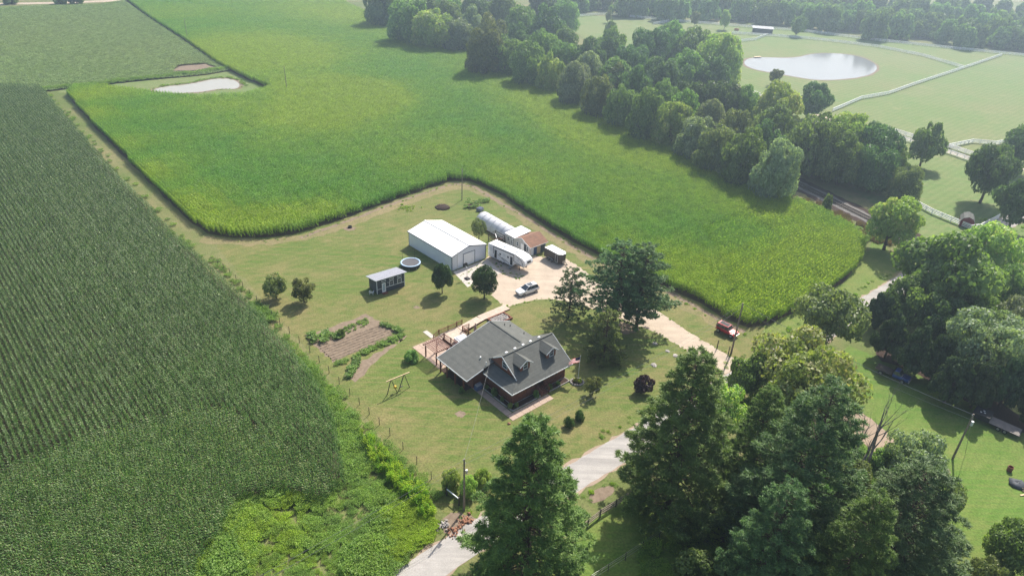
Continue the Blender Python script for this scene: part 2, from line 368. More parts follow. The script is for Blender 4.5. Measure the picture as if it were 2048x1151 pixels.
C_POLY = GP((-500, 20), (0, 16), (200, 10), (248, 2), (296, 36), (366, 82), (436, 130), (462, 142), (400, 152), (300, 160), (190, 172), (90, 184), (0, 176), (-500, 176))
sheet('soil', A_POLY, .009, M['soil'], (3, .3), label='bare soil under the dark cornfield')
sheet('soil', B_POLY, .009, M['soil'], (3, .3), label='bare soil under the green cornfield')
sheet('soil', C_POLY, .009, M['soil'], (3, .3), label='bare soil under the soybean field')
sheet('soil', GP((340, 144), (360, 134), (410, 130), (430, 136), (400, 142)), .35, M['garden_soil'], (3, .5), label='bare brown patch in the soybean field')
# worn dirt along the corn edge facing the yard
edge = dense(GP((600, 476), (700, 440), (800, 402), (905, 368), (945, 372), (1060, 440), (1130, 484), (1205, 526), (1330, 580), (1440, 640), (1490, 664)), 3)
sheet('dirt_strip', ribbon(edge, 1.0), .011, M['garden_soil'], (1.0, .22), label='worn dirt strip along the corn edge')
dm_ = dense(GP((405, 478), (470, 484), (540, 484), (620, 472), (700, 446), (800, 408), (900, 374), (945, 378), (1000, 402), (1060, 446), (1130, 490), (1205, 532), (1330, 586), (1440, 646), (1480, 668)), 3)
sheet('mown_strip', ribbon(dm_, 3.2), .0085, M['drylawn'], (1.2, .6), label='pale dry mown strip outside the green corn')
# roads
ROAD = dense(GP((560, 1330), (820, 1160), (950, 1072), (1250, 893), (1480, 757), (1640, 667), (1775, 585), (1880, 520), (2000, 452), (2120, 390)), 8)
sheet('road', ribbon(ROAD, 4.3), .022, M['road'], (1.2, .10), label='pale chip seal country road')
sheet('road_shoulder', ribbon(ROAD, 4.9), .017, M['drygravel'], (1.0, .35), label='gravelly road shoulder')
DRIVE = [(1060, 618), (1010, 610), (985, 590), (950, 580), (880, 548), (905, 540), (975, 505), (1000, 500), (1070, 510), (1125, 515), (1175, 545), (1240, 585), (1310, 612), (1345, 640), (1400, 680), (1450, 705), (1500, 735), (1520, 750), (1470, 775), (1430, 750), (1390, 712), (1340, 680), (1270, 650), (1200, 640), (1140, 620), (1090, 598)]
drv = [(1000, 608), (985, 590), (955, 577), (912, 556), (935, 545), (972, 520), (985, 503), (1065, 512), (1130, 514), (1165, 538), (1210, 570), (1290, 608), (1325, 626), (1372, 660), (1430, 695), (1482, 722), (1530, 742), (1490, 765), (1440, 750), (1402, 722), (1350, 685), (1290, 655), (1200, 622), (1140, 603), (1085, 596), (1040, 606), (1015, 614)]
sheet('gravel_drive', smooth_poly(GP(*drv), 2), .013, M['gravel'], (.7, .18), label='tan gravel drive and parking area')
sheet('concrete_apron', GP((906, 543), (975, 518), (1003, 545), (935, 574)), .018, M['concrete'], label='concrete apron before the white barn')
sheet('gravel_lane', smooth_poly(GP((1655, 805), (1690, 800), (1760, 850), (1810, 905), (1850, 960), (1800, 965), (1750, 905), (1690, 850)), 1), .012, M['drygravel'], (.8, .2), label='brown gravel lane behind the bare trees')
sheet('gravel_lane', ribbon(dense(GP((1470, 172), (1528, 195), (1660, 240), (1800, 272), (1900, 303), (1960, 323), (2100, 345)), 6), 3.5), .012, M['gravel'], (1.5, .2), label='pale gravel lane between white pasture fences')
sheet('gravel_lane', ribbon(dense(GP((-400, 14), (0, 8), (120, 6), (220, 2), (330, -10)), 10), 7), .014, M['gravel'], (3, .4), label='distant pale gravel road beyond the soybeans')
sheet('bare_ground', smooth_poly(GP((875, 1040), (905, 1022), (945, 1030), (965, 1050), (930, 1075), (890, 1068)), 2), .014, M['garden_soil'], (.5, .2), label='bare earth at the foot of the roadside pole')
sheet('bare_ground', smooth_poly(GP((1850, 935), (1890, 925), (1905, 955), (1870, 975)), 2), .013, M['garden_soil'], (.6, .2), label='bare earth by the bushes right of the lane')
sheet('bare_ground', smooth_poly(GP((1190, 975), (1235, 968), (1215, 1000), (1175, 1010)), 2), .013, M['garden_soil'], (.6, .2), label='bare patch beside the rail fence')
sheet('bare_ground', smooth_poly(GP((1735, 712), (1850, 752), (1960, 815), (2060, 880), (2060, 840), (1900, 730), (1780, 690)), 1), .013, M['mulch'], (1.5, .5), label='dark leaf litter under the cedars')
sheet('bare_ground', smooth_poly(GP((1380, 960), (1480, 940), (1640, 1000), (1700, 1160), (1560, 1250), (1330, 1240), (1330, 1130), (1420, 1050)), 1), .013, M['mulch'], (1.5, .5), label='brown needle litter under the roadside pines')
for i, (x, y, r, lb) in enumerate([(1262, 893, 1.6, 'dry worn patch at the road edge'), (1252, 655, 2.2, 'brown needle patch under the big pine'), (922, 828, .8, 'bare pale patch in the lawn below the farmhouse'), (700, 457, 1.3, 'sandy ring round the fire pit'), (834, 614, .6, 'bare spot left of the oval tree shadow')]):
    c = G(x, y); sheet('bare_ground', [c + Vector((math.cos(a) * r * random.uniform(.7, 1.3), math.sin(a) * r * random.uniform(.6, 1.1), 0)) for a in np.linspace(0, 2 * PI, 18)[:-1]], .012 + i * .0005, M['garden_soil'], label=lb)
# ponds
def pond(name, pp, lb, wm='water'):
    pts = smooth_poly(GP(*pp), 2); c = sum(pts, Vector()) / len(pts)
    sheet('pond_mud', [c + (p - c) * 1.0 + (p - c).normalized() * 1.3 for p in pts], .016, M['garden_soil'], (2, .3), label='muddy rim of the ' + name)
    sheet('water', pts, .03, M[wm], (2, .15), label=lb); return pts
POND1 = pond('small pond', ((300, 181), (330, 173), (385, 168), (425, 158), (462, 157), (482, 168), (474, 179), (440, 177), (400, 185), (340, 187)), 'small bright pond between soybeans and corn', 'muddy_water')
POND2 = pond('pasture pond', ((1484, 124), (1505, 114), (1590, 117), (1620, 108), (1660, 106), (1715, 111), (1750, 126), (1756, 140), (1735, 152), (1690, 159), (1630, 161), (1570, 150), (1500, 138)), 'large pale pasture pond reflecting the sky')
# ------------------------------------------------------------------ vegetation meshes
def np_mesh(name, co, nv, tint, mat, tris=False):
    """co: (F*nv,3) loose polygons; tint per face."""
    F = len(co) // nv; m = bpy.data.meshes.new(name)
    m.vertices.add(len(co)); m.vertices.foreach_set('co', np.ascontiguousarray(co, dtype=np.float32).ravel())
    m.loops.add(len(co)); m.loops.foreach_set('vertex_index', np.arange(len(co), dtype=np.int32))
    m.polygons.add(F); m.polygons.foreach_set('loop_start', np.arange(0, len(co), nv, dtype=np.int32))
    m.update(calc_edges=True)
    a = m.attributes.new('tint', 'FLOAT', 'FACE'); a.data.foreach_set('value', np.ascontiguousarray(tint, dtype=np.float32))
    m.materials.append(mat); return m
def unit(a): return a / np.maximum(np.linalg.norm(a, axis=-1, keepdims=True), 1e-9)
def leaves(P, Nn, size, rng, aspect=.6, along=None, fold=.25):
    """rhombic leaf faces at P facing Nn."""
    k = len(P); t = rng.normal(size=(k, 3)) if along is None else along + rng.normal(size=(k, 3)) * .35
    t = unit(t - Nn * np.sum(t * Nn, -1, keepdims=True)); b = np.cross(Nn, t)
    s = (size * rng.uniform(.65, 1.35, k))[:, None]
    q = np.stack([P - t * s * .5, P + b * s * aspect * .5 - Nn * s * fold * .3, P + t * s * .5 - Nn * s * fold * .5, P - b * s * aspect * .5 - Nn * s * fold * .3], 1)
    return q.reshape(-1, 3)
def crown(name, seed, mat, n=9000, leaf=.055, lobes=26, shape='round', open_=0.0, core=.62):
    """unit crown: radius 1, z from 0 (lowest twigs) to 1 times height factor; returns mesh and lobe centres."""
    rng = np.random.default_rng(seed); C = []; Rr = []
    while len(C) < lobes:
        p = rng.uniform(-1, 1, 3); r2 = np.linalg.norm(p)
        if r2 > 1: continue
        z = (p[2] + 1) / 2
        if shape == 'round': rad = math.sqrt(max(0, 1 - (2 * (z - .5)) ** 2)) ** .8
        elif shape == 'oval': rad = math.sin(PI * min(1, z * .85 + .12)) ** .7 * (1.05 - .35 * z)
        elif shape == 'cone': rad = (1 - z) ** .8 + .08
        elif shape == 'vase': rad = .35 + .75 * math.sin(PI * min(1, z * .8 + .1))
        elif shape == 'wall': rad = math.sqrt(max(0, 1 - z ** 3.0)) * 1.0
        else: rad = math.sqrt(max(0, 1 - z ** 2.2)) * .95
        h = math.hypot(p[0], p[1])
        if h > rad * .8 + .02: continue
        if h < rad * .3 and rng.random() < .5: continue
        C.append((p[0] * .82, p[1] * .82, (.12 if shape not in ('wall', 'dome') else .03) + z * (.78 if shape not in ('wall', 'dome') else .84))); Rr.append(rng.uniform(.20, .36) * (.6 if shape == 'cone' else 1) * (1 if z < .8 else .8) * min(1, (34 / lobes) ** .35))
    C = np.array(C); Rr = np.array(Rr)
    zs = .62                                                   # the crown's own squash in z (unit mesh is stretched per tree)
    k = int(n * 2.2); w = Rr ** 2 / np.sum(Rr ** 2)
    li = rng.choice(len(C), k, p=w); d = unit(rng.normal(size=(k, 3))); d[:, 2] += .22; d = unit(d)
    rr = Rr[li][:, None] * (rng.uniform(.55, 1.08, (k, 1)) ** .6)
    P = C[li] + d * rr * np.array([1, 1, zs])
    inside = np.zeros(k, bool)
    for j in range(len(C)):
        dd = np.linalg.norm((P - C[j]) / np.array([1, 1, zs]), axis=1); inside |= (dd < Rr[j] * core) & (li != j)
    hole = np.sin(P @ np.array([7.1, 3.3, 5.2]) + seed) * np.sin(P @ np.array([-4.0, 6.5, 3.7]) + 2 * seed)
    keep = ~inside & (hole > -1 + open_ * 1.4)
    P = P[keep][:n]; d = d[keep][:n]; li = li[keep][:n]
    Nn = unit(d + rng.normal(size=P.shape) * .55 + np.array([0, 0, .25]))
    tint = np.clip(rng.normal(.45, .2, len(P)) + (rng.random(len(C))[li] - .5) * .5, 0, 1)
    return np_mesh(name, leaves(P, Nn, leaf, rng, .75), 4, tint, mat), C
def pine(name, seed, mat, H=20.0, rad=5.0, whorls=20, tuft=.42, droop=.0, base=.12, quads=13, power=.8, irregular=.3, sprays=4.2, aspect=.26):
    """tall pine in metres: whorls of limbs, each limb carrying flat plumes of needles."""
    rng = np.random.default_rng(seed); Ps = []; Ns = []; Al = []; Tn = []; tr = MB()
    tr.tube([(0, 0, 0), (0.1, 0, H * .4), (-.05, .1, H * .75), (0, 0, H * .97)], [rad * .055, rad * .042, rad * .02, .03], 8)
    for w in range(whorls):
        f = (w + rng.uniform(-.25, .25)) / whorls; f = min(max(f, 0), .985); z = H * (base + (1 - base) * f); L0 = rad * ((1 - f) ** power) * min(1, .72 + f * 2.2) + .3
        nb = int(rng.integers(6, 9)); a0 = rng.uniform(0, 6.28)
        for b in range(nb):
            a = a0 + 2 * PI * b / nb + rng.uniform(-.3, .3); L = L0 * rng.uniform(1 - irregular, 1 + irregular * .5)
            rise = rng.uniform(.0, .28) - droop * (1 - f); zb = z + rng.uniform(-.3, .3)
            e = np.array([math.cos(a), math.sin(a), 0]); o_ = np.array([0, 0, zb]); tip = o_ + e * L + np.array([0, 0, L * rise])
            if L > 1.2: tr.cyl(tuple(o_), tuple(tip * .93 + o_ * .07), .035 + .012 * L, .012, 4, False)
            bt = rng.uniform(.2, .8); ns = max(4, int(L * sprays))
            t = .22 + .80 * np.sqrt(rng.random(ns)); sd_ = rng.uniform(-1, 1, ns) * L * .36 * (1.22 - t); lat = np.array([-e[1], e[0], 0])
            c = o_ + (tip - o_) * t[:, None] + lat * sd_[:, None] + np.stack([0 * t, 0 * t, rng.uniform(-.10, .18, ns) - .12 * np.abs(sd_)], 1)
            q = quads; cc = np.repeat(c, q, 0); dirs = unit(rng.normal(size=(ns * q, 3)) * np.array([1, 1, .6]) + e * .7 + np.array([0, 0, .45]))
            Ps.append(cc + dirs * tuft * .5 * rng.uniform(.4, 1.3, (ns * q, 1))); Al.append(dirs)
            Ns.append(unit(np.cross(dirs, rng.normal(size=(ns * q, 3))) + np.array([0, 0, .9]))); Tn.append(np.clip(rng.normal(.35, .16, ns * q) + (bt - .5) * .45 + .3 * (np.repeat(t, q) - .6) + np.repeat(rng.uniform(-.12, .12, ns), q), 0, 1))
    P = np.concatenate(Ps); Nn = unit(np.concatenate(Ns)); A = np.concatenate(Al); T = np.concatenate(Tn)
    return np_mesh(name, leaves(P, Nn, tuft, rng, aspect, A, .15), 4, T, mat), tr.mesh(name + ' trunk', True)

# ---- crop blocks: drilled rows, every plant a stalk with arching leaves
ROW = .76
def corn_block(name, seed, rows, length, mat, h=2.5, spacing=.23, tassel=.5, wide=.8):
    rng = np.random.default_rng(seed); Q = []; T = []
    for r in range(rows):
        x0 = (r + .5) * ROW - rows * ROW / 2; k = int(round(length / spacing))
        for i in range(k):
            px = x0 + rng.normal(0, .05); py = (i + .5) * spacing - length / 2 + rng.normal(0, .04); hh = h * rng.uniform(.88, 1.08)
            a0 = rng.normal(PI / 2, .6) if rng.random() < .4 else rng.uniform(0, PI); tb = rng.random() * .35
            nl = 8
            for j in range(nl):
                a = a0 + (PI if j % 2 else 0) + rng.normal(0, .35); z = hh * (.28 + .66 * j / (nl - 1)); L = wide * rng.uniform(.7, 1.05) * (1 - .45 * (j / (nl - 1)) ** 2)
                e = np.array([math.cos(a), math.sin(a), 0]); s = np.array([-e[1], e[0], 0]) * .068 * wide
                p0 = np.array([px, py, z]); p1 = p0 + e * L * .5 + np.array([0, 0, L * .34]); p2 = p0 + e * L * rng.uniform(.85, 1) + np.array([0, 0, L * rng.uniform(-.15, .22)])
                Q += [p0 - s * .7, p0 + s * .7, p1 + s, p1 - s, p1 - s, p1 + s, p2 + s * .25, p2 - s * .25]; t = min(1, max(0, rng.normal(.36, .28) + tb - .15)); T += [t, t]
            if rng.random() < tassel:
                e = np.array([rng.normal(0, .06), rng.normal(0, .06), .32]); s = np.array([.035, .02, 0]); p0 = np.array([px, py, hh * .97])
                Q += [p0 - s, p0 + s, p0 + e + s * .6, p0 + e - s * .6]; T += [1.0]
    return np_mesh(name, np.array(Q), 4, np.array(T), mat)
def bush_block(name, seed, sx, sy, mat, n=420, h=.9, leaf=.22, rowed=0, spread=1.0):
    """low leafy block: soybeans, weeds, vegetables."""
    rng = np.random.default_rng(seed); x = rng.uniform(-sx / 2, sx / 2, n) * spread; y = rng.uniform(-sy / 2, sy / 2, n) * spread
    if rowed: x = np.round(x / rowed) * rowed + rng.normal(0, rowed * .22, n)
    top = h * (.72 + .28 * np.sin(x * 2.1 + seed) * np.sin(y * 1.7 + 2 * seed))
    z = top * rng.uniform(.35, 1.0, n) ** .6
    P = np.stack([x, y, z], 1); Nn = unit(rng.normal(size=(n, 3)) * .55 + np.array([0, 0, .9]))
    return np_mesh(name, leaves(P, Nn, leaf, rng, .7), 4, np.clip(rng.normal(.45, .25, n), 0, 1), mat)
def blade_block(name, seed, sx, sy, mat, n=300, h=1.6, w=.05):
    rng = np.random.default_rng(seed); x = rng.uniform(-sx / 2, sx / 2, n); y = rng.uniform(-sy / 2, sy / 2, n); a = rng.uniform(0, 6.28, n); hh = h * rng.uniform(.5, 1.1, n)
    s = np.stack([np.cos(a), np.sin(a), 0 * a], 1) * w; lean = np.stack([rng.normal(0, .22, n), rng.normal(0, .22, n), np.ones(n)], 1) * hh[:, None]
    p0 = np.stack([x, y, 0 * x], 1); Q = np.stack([p0 - s, p0 + s, p0 + lean + s * .3, p0 + lean - s * .3], 1).reshape(-1, 3)
    return np_mesh(name, Q, 4, np.clip(rng.normal(.5, .25, n), 0, 1), mat)
def proto_collection(name, meshes):
    c = bpy.data.collections.new(name)
    for i, m in enumerate(meshes): o = bpy.data.objects.new('%s_%02d' % (name, i), m); c.objects.link(o)
    return c
def scatter(name, label, pts, coll, mat):
    """pts rows: x,y,z,rot,scale,index,tone -> one object of instanced blocks (crop or ground cover)."""
    pts = np.array(pts, dtype=np.float32); k = len(pts); m = bpy.data.meshes.new(name); m.vertices.add(k); m.vertices.foreach_set('co', pts[:, :3].copy().ravel())
    for an, ty, col in (('rot', 'FLOAT', 3), ('size', 'FLOAT', 4), ('tone', 'FLOAT', 6)):
        a = m.attributes.new(an, ty, 'POINT'); a.data.foreach_set('value', np.ascontiguousarray(pts[:, col]))
    a = m.attributes.new('pick', 'INT', 'POINT'); a.data.foreach_set('value', pts[:, 5].astype(np.int32)); m.update()
    o = link(name, m, mat); tag(o, label, kind='stuff')
    ng = bpy.data.node_groups.new(name, 'GeometryNodeTree'); ng.interface.new_socket('Geometry', in_out='INPUT', socket_type='NodeSocketGeometry'); ng.interface.new_socket('Geometry', in_out='OUTPUT', socket_type='NodeSocketGeometry')
    N = ng.nodes; L = ng.links; gi = N.new('NodeGroupInput'); go = N.new('NodeGroupOutput'); ip = N.new('GeometryNodeInstanceOnPoints')
    ci = N.new('GeometryNodeCollectionInfo'); ci.inputs['Collection'].default_value = coll; ci.inputs['Separate Children'].default_value = True; ci.inputs['Reset Children'].default_value = True
    def attr(nm, ty):
        q = N.new('GeometryNodeInputNamedAttribute'); q.data_type = ty; q.inputs['Name'].default_value = nm; return q.outputs[0]
    cx = N.new('ShaderNodeCombineXYZ'); L.new(attr('rot', 'FLOAT'), cx.inputs[2])
    L.new(gi.outputs[0], ip.inputs['Points']); L.new(ci.outputs[0], ip.inputs['Instance']); ip.inputs['Pick Instance'].default_value = True
    L.new(attr('pick', 'INT'), ip.inputs['Instance Index']); L.new(cx.outputs[0], ip.inputs['Rotation']); L.new(attr('size', 'FLOAT'), ip.inputs['Scale'])
    L.new(ip.outputs[0], go.inputs[0])
    md = o.modifiers.new('scatter', 'NODES'); md.node_group = ng
    return o
def inpoly(P, X, Y):
    X = np.asarray(X, float); Y = np.asarray(Y, float); c = np.zeros(X.shape, bool); n = len(P); j = n - 1
    for i in range(n):
        xi, yi, xj, yj = P[i].x, P[i].y, P[j].x, P[j].y
        if yi != yj: c ^= ((yi > Y) != (yj > Y)) & (X < (xj - xi) * (Y - yi) / (yj - yi) + xi)
        j = i
    return c
def in_view(x, y, z=1.0, m=60):
    d = y * _cp + (CAM_H - z) * _sp; upv = y * _sp + (z - CAM_H) * _cp; a = x / d; b = upv / d; a, b = _c * a + _s * b, -_s * a + _c * b
    px = 1024 + CAM_F * a; py = 575.5 - CAM_F * b
    return (d > 1) & (px > -m) & (px < 2048 + m) & (py > -m) & (py < 1151 + m * 1.6)
def field_cells(poly, ang, holes=(), also=(), tone=lambda x, y: 0 * x, lw=6 * ROW, ll=4.5, zoff=0.01, counts=(4, 3, 3)):
    """fill a polygon with drilled blocks: large inside, split smaller towards the edge. rows run along local y."""
    c, s = math.cos(ang), math.sin(ang); loc = [(p.x * c + p.y * s, -p.x * s + p.y * c) for p in poly]
    x0 = min(q[0] for q in loc); x1 = max(q[0] for q in loc); y0 = min(q[1] for q in loc); y1 = max(q[1] for q in loc)
    out = []; rng = np.random.default_rng(3)
    gx, gy = np.meshgrid(np.arange(math.floor(x0 / lw), x1 / lw + 1) * lw, np.arange(math.floor(y0 / ll), y1 / ll + 1) * ll); cx = gx.ravel(); cy_ = gy.ravel()
    w, l = lw, ll; off = 0
    for lev, div in enumerate((2, 3, 0)):
        def W(a, b): return a * c - b * s, a * s + b * c
        def ok(a, b):
            X, Y = W(a, b); r = inpoly(poly, X, Y)
            for h in holes: r &= ~inpoly(h, X, Y)
            for h in also: r &= inpoly(h, X, Y)
            return r
        X, Y = W(cx, cy_); vis = in_view(X, Y, 1.0, 200 + 60 * (lev == 0)); cx = cx[vis]; cy_ = cy_[vis]
        k = .46
        allin = ok(cx - w * k, cy_ - l * k) & ok(cx + w * k, cy_ - l * k) & ok(cx - w * k, cy_ + l * k) & ok(cx + w * k, cy_ + l * k) & ok(cx, cy_) if div else ok(cx, cy_)
        X, Y = W(cx[allin], cy_[allin]); kk = len(X)
        if kk: out.append(np.stack([X, Y, np.full(kk, zoff), ang + PI * rng.integers(0, 2, kk), rng.uniform(.96, 1.04, kk), off + rng.integers(0, counts[lev], kk), tone(X, Y)], 1))
        off += counts[lev]
        if not div: break
        cx = cx[~allin]; cy_ = cy_[~allin]; nw, nl = w / div, l / div; ox = []; oy = []
        for i in range(div):
            for j in range(div): ox.append(cx - w / 2 + nw * (i + .5)); oy.append(cy_ - l / 2 + nl * (j + .5))
        cx = np.concatenate(ox); cy_ = np.concatenate(oy); w, l = nw, nl
    return np.concatenate(out)
def blobs(lst):
    """crop vigour patches: list of (px,py,radius_m,amount) or polylines."""
    q = [(G(x, y), r, a) for x, y, r, a in lst]
    def f(X, Y):
        t = np.zeros(np.shape(X))
        for p, r, a in q: t = t + a * np.exp(-((X - p.x) ** 2 + (Y - p.y) ** 2) / (2 * r * r))
        return t
    return f
def fill(poly, n, coll_n, tone=.3, size=(.8, 1.2), z=0.0, rng=RNG, jitter=.25):
    xs = [p.x for p in poly]; ys = [p.y for p in poly]; out = []
    while len(out) < n:
        X = rng.uniform(min(xs), max(xs), n * 3); Y = rng.uniform(min(ys), max(ys), n * 3); ok = inpoly(poly, X, Y)
        for x, y in zip(X[ok], Y[ok]):
            out.append((x, y, z, rng.uniform(0, 6.28), rng.uniform(*size), rng.integers(0, coll_n), tone + rng.uniform(-jitter, jitter)))
            if len(out) >= n: break
    return out
# ------------------------------------------------------------------ crops
def corn_set(name, mat, **k):
    ms = [corn_block(name + str(i), 10 + i, 6, 4.5, mat, **k) for i in range(4)] + [corn_block(name + 'm' + str(i), 30 + i, 3, 2.25, mat, **k) for i in range(3)] + [corn_block(name + 's' + str(i), 50 + i, 1, .75, mat, **k) for i in range(3)]
    return proto_collection(name, ms)
corn_c = corn_set('corn_block', M['corn'], h=2.35, wide=.95, tassel=.25)
dark_c = corn_set('dark_corn_block', M['corn_dark'], h=2.5, wide=.66, tassel=.5)
soy_c = proto_collection('soy_block', [bush_block('soy%d' % i, 60 + i, 4.56, 4.5, M['soy'], 1700, 1.0, .30, .76) for i in range(4)] + [bush_block('soym%d' % i, 70 + i, 2.28, 2.25, M['soy'], 425, 1.0, .30, .76) for i in range(3)] + [bush_block('soys%d' % i, 80 + i, .76, .75, M['soy'], 30, 1.0, .30) for i in range(3)])
weed_c = proto_collection('weed_clump', [bush_block('weed%d' % i, 90 + i, 1.7, 1.7, M['weed'], 950, .9, .115) for i in range(4)])
fine_c = proto_collection('fine_weed', [bush_block('fineweed%d' % i, 190 + i, 1.4, 1.4, M['weed'], 300, .5, .13) for i in range(3)] + [blade_block('blade%d' % i, 195 + i, 1.3, 1.3, M['weed'], 240, .8, .03) for i in range(2)])
tall_c = proto_collection('tall_grass', [blade_block('tall%d' % i, 200 + i, 1.3, 1.3, M['weed'], 220, 2.2, .07) for i in range(3)])
dry_c = proto_collection('dry_stem', [blade_block('dry%d' % i, 210 + i, 1.6, 1.6, M['dryweed'], 160, 1.1, .04) for i in range(3)])
veg_c = proto_collection('garden_plant', [bush_block('veg%d' % i, 220 + i, 1.0, 1.0, M['veg'], 150, .75, .2) for i in range(4)])
# main field: yellower ground shows in patches and bands, as in the photograph
yellow = [(150, 205, 7, 0.47), (185, 240, 7, 0.55), (235, 300, 7, 0.47), (300, 355, 7, 0.55), (370, 420, 6, 0.62), (430, 450, 5, 0.62), (500, 455, 5, 0.62), (580, 445, 6, 0.55), (650, 425, 5, .4),
          (250, 185, 10, .5), (420, 215, 9, .4), (470, 95, 22, .55), (560, 110, 24, .6), (530, 130, 20, .5), (690, 190, 14, 0.90), (720, 215, 12, 0.90), (740, 200, 10, .4), (650, 260, 14, .4), (620, 180, 12, .45), (560, 240, 14, .4),
          (1000, 170, 14, .4), (1090, 205, 12, 0.68), (1160, 240, 11, 1.05), (1210, 262, 10, 1.27), (1260, 285, 10, 1.20), (1310, 305, 9, 0.90), (1380, 335, 8, 0.75), (1130, 190, 10, .5), (1240, 235, 8, .4), (860, 100, 16, .4), (780, 60, 16, .4), (960, 130, 12, .4),
          (1460, 600, 5, .6), (1500, 625, 5, .8), (1440, 560, 8, .4), (1550, 600, 7, .6), (1600, 560, 9, .5), (1640, 520, 8, .45), (1350, 540, 6, .5), (1240, 490, 5, .4), (1560, 430, 8, .4), (1690, 490, 7, .35), (1480, 400, 10, .35), (830, 330, 12, .25), (900, 300, 12, .25), (1000, 350, 6, .3),
          (640, 20, 30, .5), (700, 40, 20, .4), (350, 30, 20, .35), (1180, 330, 14, .3), (1050, 380, 8, .3), (1300, 400, 12, .3)]
tB = blobs(yellow)
HEAD = GP((1400, 470), (1560, 395), (1640, 425), (1740, 470), (1760, 520), (1700, 570), (1590, 640), (1497, 665), (1440, 640), (1460, 560))
bp = field_cells(B_POLY, YAW, (HEAD, ), tone=lambda x, y: .27 + 1.0 * tB(x, y))
hp = field_cells(B_POLY, YAW - PI / 2 + R(4), (), (HEAD, ), tone=lambda x, y: .36 + 1.0 * tB(x, y))
scatter('corn_field', 'wide bright green cornfield with yellowish patches', np.concatenate([bp, hp]), corn_c, M['corn'])
HEADA = GP((-400, 1010), (0, 957), (190, 885), (400, 828), (470, 835), (560, 900), (700, 980), (640, 1080), (360, 1290), (-500, 1290))
tA = blobs([(480, 560, 10, .4), (110, 250, 9, .3), (560, 680, 8, .5), (420, 880, 10, .35), (620, 800, 8, .6), (250, 950, 14, .2), (140, 250, 8, -.4), (200, 520, 14, .15)])
ap = np.concatenate([field_cells(A_POLY, YAW + R(1.5), (HEADA, ), tone=lambda x, y: .34 + tA(x, y)), field_cells(A_POLY, YAW - PI / 2, (), (HEADA, ), tone=lambda x, y: .5 + tA(x, y))])
scatter('corn_field', 'dark green cornfield in drilled rows on the left', ap, dark_c, M['corn_dark'])
tC = blobs([(60, 80, 25, .4), (250, 110, 15, .35), (380, 130, 10, .7), (150, 40, 30, .3), (330, 90, 12, .3)])
barec = GP((345, 146), (356, 132), (410, 128), (436, 136), (400, 145))
scatter('soybean_field', 'pale green soybean field beyond the track', field_cells(C_POLY, YAW - R(78), (barec, ), tone=lambda x, y: .3 + tC(x, y)), soy_c, M['soy'])

# ------------------------------------------------------------------ weeds and rough growth
rw = GP((640, 1000), (690, 950), (735, 905), (790, 950), (860, 1030), (878, 1062), (820, 1115), (770, 1160), (700, 1240), (380, 1240), (410, 1140), (445, 1062), (475, 1000), (560, 978))
w1 = fill(rw, 860, 4, .3, (.45, 1.0), jitter=.3)
_cl = [(G(random.uniform(420, 860), random.uniform(985, 1150)), random.uniform(1.0, 2.6), random.uniform(-.55, .75), random.uniform(-.25, .4)) for i in range(46)]
def _clump(x, y):
    k = t_ = 0
    for c_, r_, a_, b_ in _cl: g_ = math.exp(-((x - c_.x) ** 2 + (y - c_.y) ** 2) / (2 * r_ * r_)); k += a_ * g_; t_ += b_ * g_
    return max(.35, 1 + k), t_
w1 = [(a, b, c, d, e * _clump(a, b)[0], f, q + _clump(a, b)[1]) for a, b, c, d, e, f, q in w1]
w1 = [(a, b, c, d, e * (.75 if q > .4 else 1), f, q) for a, b, c, d, e, f, q in w1]
w1 += fill(GP((840, 1010), (876, 1060), (820, 1110), (720, 1180), (700, 1150), (780, 1080), (790, 1020)), 190, 4, .95, (.45, .8), z=.25)
w1 += fill(GP((450, 1070), (500, 1010), (560, 1040), (480, 1120), (400, 1190), (390, 1140)), 70, 4, .55, (.9, 1.4))
scatter('weed_patch', 'rank green weeds between cornfield corner and road', w1, weed_c, M['weed'])
strip = GP((590, 705), (640, 765), (700, 840), (740, 905), (700, 965), (688, 905), (672, 845), (640, 785))
scatter('weed_patch', 'grey green weed strip between dark corn and fence', fill(strip, 170, 4, .15, (.7, 1.3)), weed_c, M['weed'])
tg = [(x, y, z, r_, s_ * .72, 7 + random.randrange(3), t_) for x, y, z, r_, s_, k_, t_ in fill(GP((722, 876), (742, 880), (800, 935), (862, 1000), (872, 1035), (845, 1040), (800, 985), (745, 930)), 300, 3, .7, (.4, 1.2), jitter=.4)]
scatter('tall_grass', 'tall yellow green corn like grass at the fence corner', tg, corn_c, M['corn'])
fl = GP((425, 515), (520, 610), (600, 705), (680, 790), (760, 880), (840, 950), (885, 1000))
fw = []
for p in dense(fl, .9):
    if random.random() < .75: fw.append((p.x - .3 + random.uniform(-.5, .3), p.y + random.uniform(-.4, .4), 0, random.uniform(0, 6), random.uniform(.35, 1.0), random.randrange(4), random.uniform(-.1, .35)))
for p in dense(GP((505, 612), (525, 628), (545, 640)), .5): fw.append((p.x, p.y, 0, random.uniform(0, 6), random.uniform(1.0, 1.5), random.randrange(4), -.1))
scatter('fence_weeds', 'dark weeds grown along the wire fence', fw, weed_c, M['weed'])
tk = []
for p in dense(GP((100, 190), (180, 285), (290, 400), (380, 490), (430, 525)), 1.8):
    if random.random() < .55: tk.append((p.x + random.uniform(-1.2, 1.2), p.y + random.uniform(-1, 1), 0, random.uniform(0, 6), random.uniform(.5, 1.1), random.randrange(4), random.uniform(0, .4)))
scatter('track_weeds', 'weed tufts along the track between the cornfields', tk, weed_c, M['weed'])
sw = []
